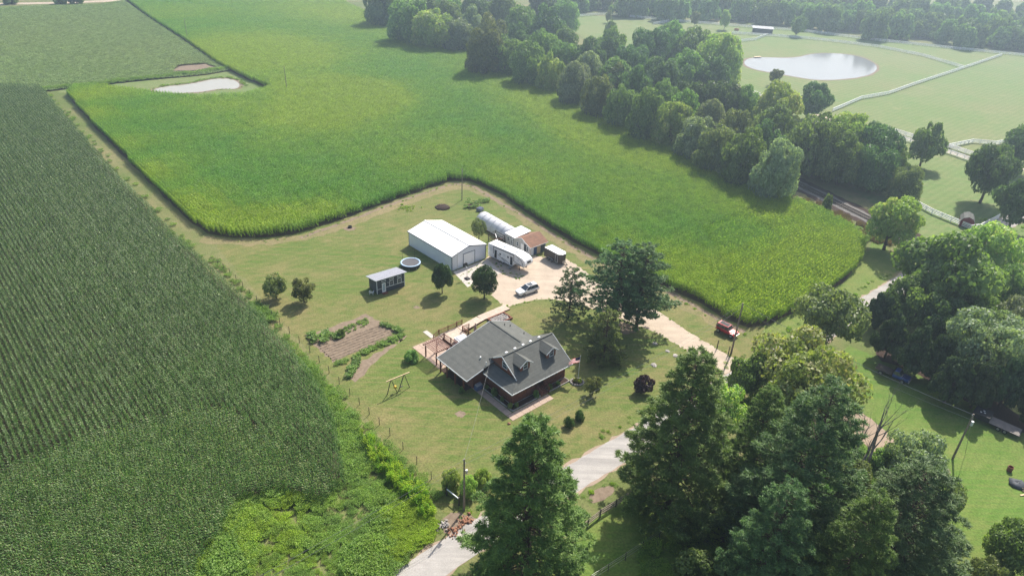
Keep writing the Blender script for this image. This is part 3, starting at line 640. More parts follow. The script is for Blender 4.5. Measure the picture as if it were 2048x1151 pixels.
for p in dense(GP((86, 180), (150, 174), (210, 168), (300, 158), (390, 148), (458, 138)), .8):
    for k in range(2): sw.append((p.x + random.uniform(-1.0, 1.0), p.y + random.uniform(-1, 1), 0, random.uniform(0, 6), random.uniform(1.1, 1.7), random.randrange(4), random.uniform(0, .3)))
scatter('weed_patch', 'thick weed hedge along the soybean edge', sw, weed_c, M['weed'])
pw = []
_pc = sum(POND1, Vector()) / len(POND1)
for p in dense(POND1 + [POND1[0]], .7):
    far_ = (p - _pc).dot(Vector((-.2, 1, 0))) > 0
    if far_ or random.random() < .35: q_ = p + (p - _pc).normalized() * random.uniform(.8, 2.6 if far_ else 1.4); pw.append((q_.x, q_.y, 0, random.uniform(0, 6), random.uniform(.45, .8) if far_ else random.uniform(.2, .4), random.randrange(4), random.uniform(.1, .6)))
scatter('pond_reeds', 'reeds and weeds on the banks of the small pond', pw, weed_c, M['weed'])
tw = fill(GP((1610, 396), (1660, 416), (1725, 447), (1795, 486), (1770, 492), (1705, 464), (1650, 432), (1610, 410)), 90, 3, .3, (.5, 1.0))
scatter('dry_weeds', 'dry brown stems along the railway bank', tw, dry_c, M['dryweed'])
scatter('weed_patch', 'rough green bank between corn and railway', fill(GP((1560, 385), (1640, 415), (1700, 448), (1740, 472), (1730, 486), (1690, 460), (1640, 430), (1560, 400)), 120, 4, .25, (.6, 1.1)), weed_c, M['weed'])
rv = []
for side, off in ((1, 3.4), (-1, 3.4)):
    for i in range(len(ROAD) - 1):
        a, b = ROAD[i], ROAD[i + 1]; d = (b - a).normalized(); nr = Vector((-d.y, d.x, 0))
        for k in range(6):
            p = a.lerp(b, random.random()) + nr * side * (off + random.uniform(-.1, 1.2)); rv.append((p.x, p.y, 0, random.uniform(0, 6), random.uniform(.3, .6), random.randrange(5), random.uniform(0, .5)))
scatter('verge_weeds', 'short weeds along the road verges', rv, fine_c, M['weed'])
scatter('weed_patch', 'rough undergrowth among the roadside pines', fill(GP((1280, 1110), (1420, 1020), (1520, 960), (1660, 1000), (1760, 1040), (1880, 960), (1900, 1050), (1800, 1250), (1250, 1250)), 330, 4, .2, (.7, 1.4)), weed_c, M['weed'])
scatter('weed_patch', 'brushy undergrowth round the bare trees', fill(GP((1440, 800), (1560, 790), (1660, 840), (1720, 900), (1830, 900), (1880, 960), (1740, 1000), (1600, 960)), 160, 4, .25, (.8, 1.5)), weed_c, M['weed'])
edgew = []
for p in dense(GP((420, 478), (520, 484), (600, 476), (750, 420), (900, 368), (945, 372), (1060, 440), (1200, 524), (1330, 582), (1490, 666)), .9):
    if random.random() < .5: edgew.append((p.x + random.uniform(-.6, .6), p.y + random.uniform(-.9, .2), 0, random.uniform(0, 6), random.uniform(.2, .5), random.randrange(5), random.uniform(.1, .6)))
scatter('verge_weeds', 'low weeds at the foot of the green corn', edgew, fine_c, M['weed'])

dw = []
dp = smooth_poly(GP(*drv), 2)
for p in dense(dp + [dp[0]], .5):
    if random.random() < .6: dw.append((p.x + random.uniform(-.35, .35), p.y + random.uniform(-.35, .35), 0, random.uniform(0, 6), random.uniform(.12, .34), random.randrange(5), random.uniform(.1, .6)))
dw += [(x, y, z, r_, s_ * .5, k_, t_) for x, y, z, r_, s_, k_, t_ in fill(GP((985, 520), (1020, 535), (1050, 552), (1040, 562), (1005, 548), (985, 535)), 40, 5, .2, (.3, .6))]
scatter('verge_weeds', 'grass creeping over the edges of the gravel drive', dw, fine_c, M['weed'])
# ------------------------------------------------------------------ trees
L = {}
L['mid'] = leaf_mat('mid green leaves', ((0.089, 0.176, 0.051), (0.158, 0.289, 0.081), (0.295, 0.446, 0.158)), 0.46)
L['dark'] = leaf_mat('dark green leaves', ((0.047, 0.105, 0.036), (0.085, 0.168, 0.057), (0.168, 0.278, 0.105)), 0.42)
L['light'] = leaf_mat('yellow green leaves', ((0.167, 0.282, 0.068), (0.296, 0.438, 0.120), (0.500, 0.500, 0.233)), 0.45)
L['grey'] = leaf_mat('grey green leaves', ((0.141, 0.200, 0.111), (0.237, 0.309, 0.179), (0.386, 0.461, 0.288)), 0.40)
L['glossy'] = leaf_mat('glossy deep green leaves', ((0.025, 0.070, 0.018), (0.049, 0.119, 0.028), (0.123, 0.219, 0.070)), 0.30, .35, .5)
L['bronze'] = leaf_mat('olive bronze leaves', ((0.101, 0.148, 0.053), (0.175, 0.230, 0.082), (0.297, 0.340, 0.137)), 0.40)
L['purple'] = leaf_mat('dark purple leaves', ((0.035, 0.018, 0.023), (0.067, 0.032, 0.038), (0.123, 0.061, 0.070)), 0.30)
L['pine'] = leaf_mat('blue green pine needles', ((0.061, 0.128, 0.050), (0.117, 0.213, 0.083), (0.248, 0.361, 0.143)), 0.30, .55, .3)
L['pine2'] = leaf_mat('green pine needles', ((0.078, 0.167, 0.047), (0.150, 0.279, 0.074), (0.312, 0.464, 0.139)), 0.32, .55, .3)
L['cedar'] = leaf_mat('dark cedar sprays', ((0.031, 0.066, 0.028), (0.057, 0.108, 0.044), (0.110, 0.171, 0.073)), 0.22, .6, .2)
L['feather'] = leaf_mat('feathery olive needles', ((0.110, 0.157, 0.055), (0.185, 0.252, 0.087), (0.323, 0.381, 0.150)), 0.40, .6, .2)
L['lime'] = leaf_mat('lime yellow leaves', ((.30, .36, .04), (.45, .50, .06), (.55, .58, .12)), .4)
CR = {}
def trunk_mesh(name, C, rng_seed, r=.055, z0=-.55):
    rng = random.Random(rng_seed); t = MB(); t.tube([(0, 0, z0), (.02, .01, z0 * .3), (0, .02, .35)], [r, r * .8, r * .5], 7)
    for c in C[:14]: t.tube([(0, .01, rng.uniform(0, .25)), (c[0] * .5, c[1] * .5, c[2] * .55 + .05), tuple(c)], [r * .42, r * .28, r * .1], 5)
    return t.mesh(name, True)
def make(kind, leafm, shape, n, leaf, lobes, open_=0., core=.62, vars_=3, bark='bark'):
    CR[kind] = []
    for i in range(vars_):
        m, C = crown('%s crown' % kind, hash_(kind) + i * 17, L[leafm], n, leaf, lobes, shape, open_, core)
        CR[kind].append((m, C))
TR = {}
def trunk_for(kind, i, tf):
    if (kind, i, tf) not in TR:
        t = trunk_mesh('%s trunk' % kind, CR[kind][i][1], i, z0=-tf / (1 - tf) * 1.04 - .01); t.materials.append(M['bark']); TR[kind, i, tf] = t
    return TR[kind, i, tf]
def hash_(s): return sum(ord(c) * (i + 3) for i, c in enumerate(s))
make('mid', 'mid', 'round', 9000, .068, 34, .12); make('dark', 'dark', 'round', 9000, .068, 32, .10); make('light', 'light', 'vase', 11000, .058, 38, .12)
make('grey', 'grey', 'vase', 10000, .060, 34, .30); make('glossy', 'glossy', 'oval', 9000, .080, 34, .0, vars_=2); make('globe', 'glossy', 'round', 9000, .075, 46, .0, vars_=1)
make('bronze', 'bronze', 'round', 10000, .062, 34, .28); make('apple', 'bronze', 'round', 6500, .070, 46, .5, .45, vars_=2); make('far', 'mid', 'wall', 4200, .11, 30, .0); make('wmid', 'mid', 'wall', 13000, .055, 70, .05); make('wdark', 'dark', 'wall', 13000, .055, 70, .05); make('wgrey', 'grey', 'wall', 13000, .055, 70, .15); make('wlight', 'light', 'wall', 13000, .055, 70, .08); make('wbronze', 'bronze', 'wall', 13000, .055, 70, .12)
make('purple', 'purple', 'round', 4000, .10, 22, .0, vars_=1); make('shrub', 'mid', 'dome', 4500, .095, 26, .1, vars_=2); make('box', 'glossy', 'dome', 5000, .075, 40, .0, .5, vars_=1)
make('lime', 'lime', 'dome', 2500, .12, 20, .0, vars_=1); make('lone', 'mid', 'vase', 6000, .085, 24, .42, vars_=1); make('cedar', 'cedar', 'cone', 11000, .065, 60, .0, vars_=2); make('midlight', 'light', 'round', 9000, .068, 34, .12, vars_=2)
PN = {}
def mkpine(kind, **k): PN[kind] = pine('%s needles' % kind, mat=L[k.pop('leafm')], **k); PN[kind][1].materials.append(M['bark'])
mkpine('bigpine', leafm='pine', seed=3, H=17, rad=6.6, whorls=20, tuft=.44, quads=16, irregular=.42, power=.55, base=.16)
mkpine('bigpine2', leafm='pine', seed=5, H=17, rad=5.6, whorls=20, tuft=.44, quads=16, irregular=.45, power=.55, base=.16)
mkpine('nearpine', leafm='pine2', seed=11, H=21, rad=6.2, whorls=30, tuft=.46, quads=26, irregular=.22, power=.66, droop=.16, base=.05, sprays=5.0, aspect=.15)
mkpine('nearpine2', leafm='pine', seed=13, H=21, rad=6.6, whorls=26, tuft=.48, quads=26, irregular=.3, power=.6, droop=.10, base=.06, sprays=4.8, aspect=.15)
mkpine('smallpine', leafm='pine', seed=17, H=8, rad=3.0, whorls=13, tuft=.27, quads=14, irregular=.3, power=.65, base=.06, sprays=6.0)
mkpine('feather', leafm='feather', seed=19, H=8, rad=3.5, whorls=14, tuft=.34, quads=14, irregular=.3, power=.45, droop=.38, base=.06, sprays=6.0)
def tree_at(name, label, kind, base, height, radius, group=None, cat='tree', trunk_frac=.14, var=None):
    """deciduous: crown from trunk_frac*height to height, given radius in metres."""
    i = (random.randrange(len(CR[kind])) if var is None else var) % len(CR[kind])
    r = thing(name, label, cat, base, random.uniform(0, 6.28), group)
    zc = height * trunk_frac; hs = height - zc
    for nm, q in (('crown', CR[kind][i][0]), ('trunk', trunk_for(kind, i, trunk_frac))):
        o = link(nm, q, None, r); o.location = (0, 0, zc); o.scale = (radius, radius, hs)
    return r
def tree_px(name, label, kind, cx, cy, w, ratio=1.0, group=None, cat='tree', tf=.12, var=None):
    """crown centre and width as seen, turned into a place, a height and a radius."""
    h = 8.0
    for _ in range(6):
        p = G(cx, cy, h * .56); wid = w * depth(p) / CAM_F; h = wid * ratio
    return tree_at(name, label, kind, Vector((p.x, p.y, 0)), h, wid / 2 / .98, group, cat, tf, var)
def pine_px(name, label, kind, bx, by, topy, wid=None, group=None):
    """pine by its foot and the height of its tip in the picture."""
    b = G(bx, by); lo, hi = 1.0, 45.0
    for _ in range(40):
        m_ = (lo + hi) / 2; d = b.y * _cp + (CAM_H - m_) * _sp; u_ = b.y * _sp + (m_ - CAM_H) * _cp; y = -_s * b.x / d + _c * u_ / d
        if 575.5 - CAM_F * y > topy: lo = m_
        else: hi = m_
    H = m_; me, tr = PN[kind]; H0 = {'bigpine': 17, 'bigpine2': 17, 'nearpine': 21, 'nearpine2': 21, 'smallpine': 8, 'feather': 8}[kind]; k = H / H0
    R0 = {'bigpine': 6.6, 'bigpine2': 5.6, 'nearpine': 6.2, 'nearpine2': 6.6, 'smallpine': 3.0, 'feather': 3.5}[kind]
    kr = k if wid is None else (wid * depth(b) / CAM_F / 2) / R0
    r = thing(name, label, 'tree', b, random.uniform(0, 6.28), group)
    for nm, q in (('crown', me), ('trunk', tr)): o = link(nm, q, None, r); o.scale = (kr, kr, k)
    return r
# yard trees
tree_px('apple_tree', 'loose grey green apple tree nearest the field fence', 'apple', 549, 570, 58, .95, 'apple trees by the fence', tf=.1, var=0)
tree_px('apple_tree', 'paler apple tree to the right of its twin by the fence', 'apple', 605, 578, 58, .95, 'apple trees by the fence', tf=.1, var=1)
tree_px('oval_tree', 'dark oval tree between small charcoal house and white barn', 'glossy', 884, 551, 50, 1.45, tf=.12)
tree_px('round_tree', 'dense round dark green tree before the barn apron', 'globe', 969, 561, 66, 1.12, tf=.14)
tree_px('small_tree', 'loose small tree between white barn and hoop house', 'apple', 958, 456, 40, 1.15, tf=.2)
pine_px('pine_tree', 'smaller blue green pine at the drive edge', 'smallpine', 1137, 634, 533, 78)
pine_px('white_pine', 'largest blue green pine above the drive, left of two', 'bigpine', 1228, 648, 482, 160, 'twin pines above the drive')
pine_px('white_pine', 'right hand trunk of the twin pines leaning over the drive', 'bigpine2', 1272, 655, 486, 135, 'twin pines above the drive')
pine_px('feathery_tree', 'feathery olive green conifer behind the farmhouse flagpole', 'feather', 1207, 718, 622, 84)
tree_px('young_tree', 'small young tree on the lawn right of the porch', 'apple', 1187, 770, 44, .95, tf=.15)
tree_px('purple_bush', 'dark purple leaved bush beside the tall roadside pine', 'purple', 1288, 765, 50, .75, cat='bush', tf=.0)
tree_px('round_shrub', 'clipped round shrub, the nearer left one of the pair on the lawn', 'box', 1139, 840, 29, .95, 'clipped shrubs on the lawn', 'shrub', .0)
tree_px('round_shrub', 'clipped round shrub, the right one of the pair on the lawn', 'box', 1160, 827, 27, 1.0, 'clipped shrubs on the lawn', 'shrub', .0)
tree_px('round_shrub', 'rounded green shrub beside the pergola patio', 'shrub', 822, 709, 37, .7, cat='shrub', tf=.0)
for x, y, w, r_, lb in ((902, 955, 46, 1.15, 'tall loose shrub left of the roadside pole'), (938, 968, 44, 1.1, 'loose shrub right behind the roadside pole'), (964, 950, 42, 1.1, 'tall shrub beside the big roadside pine')):
    tree_px('tall_shrub', lb, 'wlight', x, y, w * 1.15, r_ * .95, 'shrubs by the roadside pole', 'shrub', .0)
# roadside pines
pine_px('roadside_pine', 'big pine overhanging the road at bottom centre', 'nearpine', 1050, 1165, 832, 262)
pine_px('roadside_pine', 'tall dense pine right of the road with purple bushes beside it', 'nearpine', 1336, 1015, 697, 240)
pine_px('roadside_pine', 'broad blue green pine in the middle of the bottom thicket', 'nearpine2', 1558, 1110, 765, 258)
pine_px('roadside_pine', 'pine right of the broad thicket pine, below the bare trees', 'nearpine2', 1745, 1190, 925, 270)
pine_px('roadside_pine', 'lower dark pine at the bottom edge of the thicket', 'nearpine2', 1500, 1230, 965, 190)
pine_px('roadside_pine', 'pale topped pine behind the broad thicket pine', 'nearpine', 1480, 1010, 770, 150)
pine_px('roadside_pine', 'bottom edge pine right of the thicket centre', 'nearpine', 1650, 1260, 985, 200)
for kind, x, y, w, r_, lb in (
    ('light', 1615, 745, 255, .72, 'broad yellow green maple covering the road junction'),
    ('mid', 1500, 745, 110, 1.0, 'mid green tree at the left foot of the yellow green maple'),
    ('midlight', 1440, 815, 120, 1.0, 'light green tree between two roadside pines'),
    ('bronze', 1663, 632, 165, .82, 'round olive tree standing over the road'),
    ('mid', 1915, 545, 240, .8, 'very large maple over the road on the right'),
    ('mid', 1830, 600, 130, .95, 'mid green tree at the left foot of the very large maple'),
    ('midlight', 1990, 500, 140, .9, 'pale tree behind the very large maple, by the red shed'),
    ('grey', 1985, 680, 170, .9, 'silvery grey willow at the right edge'),
    ('grey', 2050, 640, 120, .9, 'silvery willow cut by the right picture edge'),
    ('midlight', 1788, 438, 128, .95, 'light green tree beside the railway end'),
    ('lone', 1857, 282, 82, 1.15, 'lone open tree by the white fenced lane'),
    ('dark', 1985, 340, 115, 1.1, 'dark tree standing right of the red shed meadow'),
    ('dark', 2040, 400, 110, 1.15, 'dark tree in front at the right edge above the red shed'),
    ('dark', 2045, 290, 90, 1.1, 'dark tree far up the right edge'),
    ('shrub', 1656, 402, 24, 1.6, 'single small bush beside the rails'),
    ('apple', 1553, 152, 34, 1.0, 'small open tree on the pasture pond bank'),
    ('midlight', 1217, 31, 16, 1.6, 'small pale tree at the back pasture fence, far left'),
    ('apple', 1391, 36, 22, 1.4, 'thin brownish tree at the back pasture fence'),
    ('midlight', 1452, 36, 25, 1.6, 'narrow pale tree left of the dark pasture shed'),
    ('mid', 1597, 48, 36, 1.15, 'round tree right of the dark pasture shed'),
    ('grey', 1835, 905, 130, .8, 'straggly grey bush below the bare trees'),
    ('shrub', 1765, 915, 70, .7, 'leafy bush at the foot of the bare trees'),
    ('bronze', 1880, 985, 110, .9, 'straggly olive bush below the leaning right pole'),
    ('mid', 1865, 1075, 110, .95, 'bush at the bottom right thicket end'),
    ('wmid', 2042, 1085, 150, .95, 'broad tree cut by the bottom right edge'), ('wbronze', 1985, 1140, 100, .9, 'olive bush at the bottom edge beside the corner tree'),
    ('mid', 1610, 960, 130, 1.0, 'leafy tree buried among the thicket pines'),
    ('bronze', 1690, 950, 110, .9, 'olive tree between thicket pines and bare trees'),
    ('shrub', 1395, 1130, 120, .6, 'low bush at the bottom edge under the pines'),
    ('dark', 1885, 640, 110, 1.0, 'dark tree between the very large maple and the cedars'),
    ('wmid', 1955, 615, 120, .95, 'green tree right behind the cedar row, below the large maple'),
    ('wmid', 2045, 565, 120, 1.0, 'green tree at the right edge above the willows'),
    ('wlight', 1560, 830, 90, 1.0, 'yellow green sapling clump in front of the maple'),
    ('wbronze', 1800, 1010, 120, .8, 'olive thicket bush below the straggly grey bush')):
    if w: tree_px('tree' if w > 40 else 'small_tree', lb, kind, x, y, w, r_, cat='bush' if 'bush' in lb else 'tree', tf=.02 if 'bush' in lb else .12)
for i, (x, y, w, r_, lb) in enumerate(((1790, 660, 105, 1.15, 'dark cedar nearest the road, first of the cedar row'), (1838, 690, 115, 1.15, 'second dark cedar from the road in the cedar row'), (1885, 700, 115, 1.2, 'third dark cedar from the road, tallest of the row'), (1915, 745, 120, 1.15, 'fourth dark cedar from the road, above the blue truck'), (1968, 755, 118, 1.15, 'fifth dark cedar from the road, under the willow'), (2028, 748, 120, 1.2, 'sixth dark cedar at the right edge'), (2085, 800, 110, 1.1, 'last cedar behind the black flatbed trailer'), (1765, 610, 90, 1.1, 'cedar tucked behind the round olive tree'))):
    tree_px('cedar', lb, 'cedar', x, y, w, r_, 'dark cedars across the road', tf=.04)
ORD = 'first second third fourth fifth sixth seventh eighth ninth tenth eleventh twelfth thirteenth fourteenth fifteenth sixteenth seventeenth eighteenth nineteenth twentieth'.split()
ORD += ['twenty-' + q for q in ORD[:9]] + ['thirtieth'] + ['thirty-' + q for q in ORD[:9]] + ['fortieth']
front = [(762, 6, 66), (815, 25, 74), (868, 44, 72), (918, 62, 74), (968, 82, 76), (1012, 100, 72), (1056, 116, 76), (1102, 136, 72), (1150, 158, 76), (1198, 180, 78), (1246, 200, 82), (1298, 218, 86), (1346, 240, 84), (1394, 262, 88), (1442, 284, 92), (1492, 300, 104), (1556, 332, 122)]
for i, (x, y, w) in enumerate(front):
    tree_px('hedgerow_tree', '%s tree from the far end in the treeline edging the green corn' % ORD[i], ('wmid', 'wgrey', 'wmid', 'wbronze', 'wlight')[(i * 7) % 5 if i < 16 else 1], x, y + random.uniform(-5, 5), w * random.uniform(1.0, 1.32) * (1.15 if i < 6 else 1) * (.85 if i == 16 else 1), random.uniform(.82, 1.22), 'front row of the railway treeline', tf=.01)
back = [(800, -8, 66), (850, 8, 66), (900, 15, 66), (950, 22, 70), (1000, 18, 70), (1045, 45, 78), (1095, 50, 88), (1130, 22, 60), (1128, 84, 66), (1085, 5, 66)]
for i, (x, y, w) in enumerate(back):
    tree_px('hedgerow_tree', '%s tree from the left in the back row of the railway treeline' % ORD[i], ('wdark', 'wmid', 'wmid')[i % 3], x, y, w * 1.2, 1.0, 'back row of the railway treeline', tf=.01)
belt = [(790, 0, 70), (838, 14, 72), (888, 30, 72), (940, 46, 76), (990, 62, 78), (1034, 78, 78), (1080, 92, 80), (1126, 112, 80), (1172, 138, 80), (1222, 160, 84), (1270, 180, 86), (1320, 200, 88), (1368, 220, 88), (1416, 240, 90), (1468, 258, 92), (1525, 282, 96), (1580, 300, 84)]
for i, (x, y, w) in enumerate(belt):
    tree_px('hedgerow_tree', '%s tree from the far end in the middle row of the railway treeline' % ORD[i], ('wdark', 'wmid', 'wbronze', 'wmid', 'wgrey')[(i * 3) % 5], x + random.uniform(-6, 6), y + random.uniform(-5, 3), w * random.uniform(.95, 1.2), random.uniform(.9, 1.25), 'middle row of the railway treeline', tf=.01)
for j in range(34):
    t_ = j / 33 * 16; i = min(15, int(t_)); x = front[i][0] + (front[i + 1][0] - front[i][0]) * (t_ - i); y = front[i][1] + (front[i + 1][1] - front[i][1]) * (t_ - i); k = .6 + .5 * t_ / 16
    tree_px('hedgerow_shrub', 'low shrub at the %s foot of the %s tree edging the green corn' % (('left', 'right')[j % 2], ORD[j // 2]), ('wmid', 'wdark', 'wbronze', 'wgrey')[j % 4], x + random.uniform(-10, 4), y + 22 * k + random.uniform(-6, 5), random.uniform(34, 54) * k, random.uniform(.6, .9), 'understory along the railway treeline', 'shrub', .01)
grove = [(1178, 112, 80), (1222, 92, 82), (1262, 122, 90), (1302, 92, 92), (1345, 82, 88), (1392, 92, 96), (1440, 105, 104), (1320, 150, 92), (1372, 140, 96), (1425, 150, 90), (1282, 160, 80), (1228, 150, 84), (1222, 55, 30)]
for i, (x, y, w) in enumerate(grove):
    tree_px('grove_tree', '%s tree from the left in the grove beside the pasture pond' % ORD[i] if i < 7 else ['dark tree in the middle of the pond grove, front left', 'tree in the middle of the pond grove, front centre', 'tree at the pond grove front near the water', 'tree between pond grove and treeline', 'tree at the grove corner nearest the treeline', 'small separate tree behind the pond grove'][i - 7], ('wdark', 'wmid', 'wdark', 'wdark', 'wmid', 'wmid', 'wlight')[i % 7], x, y, w * 1.15, random.uniform(.9, 1.05), 'grove beside the pasture pond', tf=.02)
mid_ = [(1385, 196, 92), (1440, 196, 96), (1492, 205, 80), (1560, 212, 112), (1545, 245, 96), (1632, 195, 70), (1640, 275, 130), (1700, 268, 120), (1755, 290, 118), (1690, 308, 104), (1752, 326, 96), (1812, 358, 76), (1618, 292, 84), (1790, 315, 70)]
ml = ['dark tree in the gap between grove and lane', 'dark tree right of the grove above the lane bend', 'dark tree just left of the lane fence end', 'broad green tree in front of the pasture fence corner', 'tree below the broad green fence corner tree', 'lone dark tree at the pasture fence corner', 'large tree north of the rails, leftmost of the clump', 'large tree at the top of the clump north of the rails', 'dark tree on the right of the clump north of the rails', 'tree at the front of the clump hanging over the rails', 'dark tree low at the right front of the rail clump', 'low bushy tree at the right end of the rail clump', 'tree filling the left side of the rail clump', 'tree at the meadow side of the rail clump']
for i, (x, y, w) in enumerate(mid_):
    tree_px('rail_tree', ml[i], ('wdark', 'wdark', 'wmid', 'wlight', 'wmid', 'dark', 'wmid', 'wlight', 'wdark', 'wmid', 'wdark', 'wbronze', 'wmid', 'wmid')[i], x, y, w * 1.12, 1.0, 'trees north of the railway', tf=.02)
fy = lambda x: np.interp(x, (1100, 1400, 1600, 1800, 2048, 2300), (28, 45, 60, 85, 110, 135))
for row, (dy, st) in enumerate(((-39, 30), (-52, 34), (-70, 38), (-92, 44))):
    nth = 0
    for x in np.arange(1000 if row > 1 else 1120, 2110, st):
        xx = x + random.uniform(-8, 8); yy = fy(xx) + dy + random.uniform(-4, 4)
        if yy < -45: continue
        nth += 1
        tree_px('wood_tree', '%s tree from the left in the %s rank of the hazy far wood' % (ORD[nth - 1], ('front', 'second', 'third', 'rearmost')[row]), 'far', xx, yy, random.uniform(46, 62) - row * 2, random.uniform(.85, 1.1), 'far wood behind the pasture', tf=.01)
for x, lb in ((118, 'distant tree tip at the top edge, left of the gravel road end'), (150, 'distant tree tip at the top edge, right of its neighbour'), (20, 'distant bush at the top left corner')):
    tree_px('distant_tree', lb, 'far', x, -6, 34, .7, tf=.03)
# bare trees
def bare_tree(bx, by, H, lean, label, seed):
    rng = random.Random(seed); b = G(bx, by); r = thing('bare_tree', label, 'tree', b, 0, 'bare trees behind the lane'); t = MB()
    def br(p, d, L, rad, lev):
        q = [p]; rr = [rad]
        for k in range(3):
            d = (d + Vector((rng.uniform(-.12, .12), rng.uniform(-.12, .12), rng.uniform(-.02, .1)))).normalized(); q.append(q[-1] + d * L / 3); rr.append(rad * (1 - .28 * (k + 1)))
        t.tube(q, rr, 5)
        if lev < 3:
            for k in range(5 - lev):
                i = rng.choice((1, 2, 3)); br(q[i], (d + Vector((rng.uniform(-.8, .8), rng.uniform(-.8, .8), rng.uniform(0, .5)))).normalized(), L * rng.uniform(.4, .6), rr[i] * .6, lev + 1)
    br(Vector((0, 0, -.1)), Vector((lean[0], lean[1], 1)).normalized(), H, .26, 0)
    t.build('branches', M['palebark'], r, True)
for i, (x, y, H, ln, lb) in enumerate(((1684, 905, 6.5, (.03, .0), 'bare dead tree, leftmost of the group of four'), (1697, 935, 8.2, (.04, .05), 'bare dead tree, second from the left of four'), (1716, 937, 9.4, (.08, .05), 'bare leaning dead tree, third of four'), (1731, 940, 10.8, (.14, .05), 'tallest bare leaning tree, rightmost of four'))): bare_tree(x, y, H, ln, lb, 40 + i)
# ------------------------------------------------------------------ the farmhouse
HO = Vector((.80, 84.99, 0))
house = thing('farmhouse', 'brown log farmhouse with dark grey shingle roof and two dormers', 'house', HO, YAW)
def rz(v): return 3.0 + .68 * (v + .9)                     # front slope of the main roof
RZ, RV = 6.4, 4.1
m = MB()
m.slab([(-.95, -.95, 3.0), (12.0, -.95, 3.0), (11.9, RV, RZ), (1.15, RV, RZ), (1.15, .45, 3.93)], .16)
m.slab([(-.95, -.95, 3.0), (1.15, .45, 3.93), (1.15, 6.3, 3.93), (-.95, 6.3, 3.0)], .16)
m.slab([(1.15, RV, RZ), (11.9, RV, RZ), (12.0, 9.2, 2.95), (1.15, 9.2, 2.95)], .16)
roof = m.build('roof', M['shingle'], house)
m = MB()
m.slab([(-4.2, 6.1, 2.9), (1.3, 6.1, 4.25), (1.3, 4.6, 4.25), (6.9, 4.6, 5.62), (6.9, 14.0, 5.62), (-4.2, 14.0, 2.9)], .15)
m.slab([(6.9, 4.6, 5.62), (11.4, 4.6, 3.85), (11.4, 14.0, 3.85), (6.9, 14.0, 5.62)], .15)
m.build('wing_roof', M['shingle'], house)
MB().bar((6.9, 6.2, 5.66), (6.9, 14.0, 5.66), .28, .07).build('ridge_cap', M['shingle'], roof)
MB().bar((1.2, RV, RZ + .04), (11.9, RV, RZ + .04), .28, .07).build('ridge_cap', M['shingle'], roof)
t = MB()
for a, b in (((-.97, -.97, 2.94), (12.02, -.97, 2.94)), ((-.97, -.97, 2.94), (-.97, 6.05, 2.94)), ((12.02, -.97, 2.94), (11.92, RV, RZ - .06)), ((1.10, .42, 3.93), (1.10, RV, RZ - .04)), ((1.10, RV, RZ - .04), (1.10, 6.1, 5.02)), ((-4.23, 6.08, 2.84), (-4.23, 14.02, 2.84)), ((-4.22, 6.06, 2.84), (-.9, 6.06, 3.66)), ((-4.22, 14.04, 2.84), (6.9, 14.04, 5.56)), ((6.9, 14.04, 5.56), (11.42, 14.04, 3.79))):
    t.bar(a, b, .06, .17)
t.build('fascia', M['trim'], house)
w = MB(); w.box(1.75, 11.0, 1.6, 6.9, .7, 3.55); w.build('wall', M['log'], house)
MB().ext([(1.32, .75, 3.98), (1.32, RV, RZ - .22), (1.32, 7.4, 4.0)], (.18, 0, 0)).build('gable_wall', M['log'], house)
MB().ext([(11.2, .0, 3.4), (11.2, RV, RZ - .22), (11.2, 8.2, 3.4)], (.18, 0, 0)).build('gable_wall', M['log'], house)
MB().box(-2.3, 10.8, 6.95, 13.4, .05, 3.2).build('wing_wall', M['log'], house)
MB().ext([(-2.0, 13.41, 3.21), (10.8, 13.41, 3.21), (10.8, 13.41, 3.9), (6.9, 13.41, 5.4)], (0, -.15, 0)).build('gable_wall', M['log'], house)
MB().ext([(-3.6, 6.9, 2.75), (-.95, 6.9, 2.75), (-.95, 6.9, 3.45)], (0, .12, 0)).build('gable_wall', M['log'], house)
MB().box(0, 11.4, 0, 6.9, .05, .58).build('porch_skirt', M['brown'], house)
pf = MB().box(-.05, 11.45, -.05, 6.9, .585, .68).build('porch_floor', M['redwood'], house)
def window(par, x0, x1, z0, z1, y, axis='y', out=-1, name='window', bars=True, fr=.09):
    """framed sash; par the wall, axis the facing direction."""
    def B(a0, a1, c0, c1, d0, d1):
        d0, d1 = y + out * d0, y + out * d1
        return (a0, a1, min(d0, d1), max(d0, d1), c0, c1) if axis == 'y' else (min(d0, d1), max(d0, d1), a0, a1, c0, c1)
    f = MB()
    for q in ((x0 - fr, x1 + fr, z1, z1 + fr), (x0 - fr, x1 + fr, z0 - fr, z0), (x0 - fr, x0, z0, z1), (x1, x1 + fr, z0, z1)): f.box(*B(*q, -.02, .07))
    if bars: f.box(*B(x0, x1, (z0 + z1) / 2 - .03, (z0 + z1) / 2 + .03, .0, .055))
    o = f.build(name, M['trim'], par)
    MB().box(*B(x0, x1, z0, z1, -.02, .025)).build('pane', M['glass'], o); return o
for x in (2.6, 4.0, 7.6, 9.4): window(house, x, x + .9, 1.5, 2.7, 1.6)
window(house, 3.0, 4.0, 4.45, 5.45, 1.32, 'x')
window(house, 2.4, 3.4, 1.5, 2.7, 1.75, 'x'); window(house, 4.2, 5.2, 1.5, 2.7, 1.75, 'x')
for x in (8.2, 10.3, 12.0): window(house, x, x + 1.0, 1.2, 2.5, -2.3, 'x')
d = MB().box(5.35, 6.3, 1.5, 1.58, .7, 2.75).build('door', M['brown'], house); MB().blob((6.15, 1.45, 1.7), .05).build('handle', M['steel'], d)
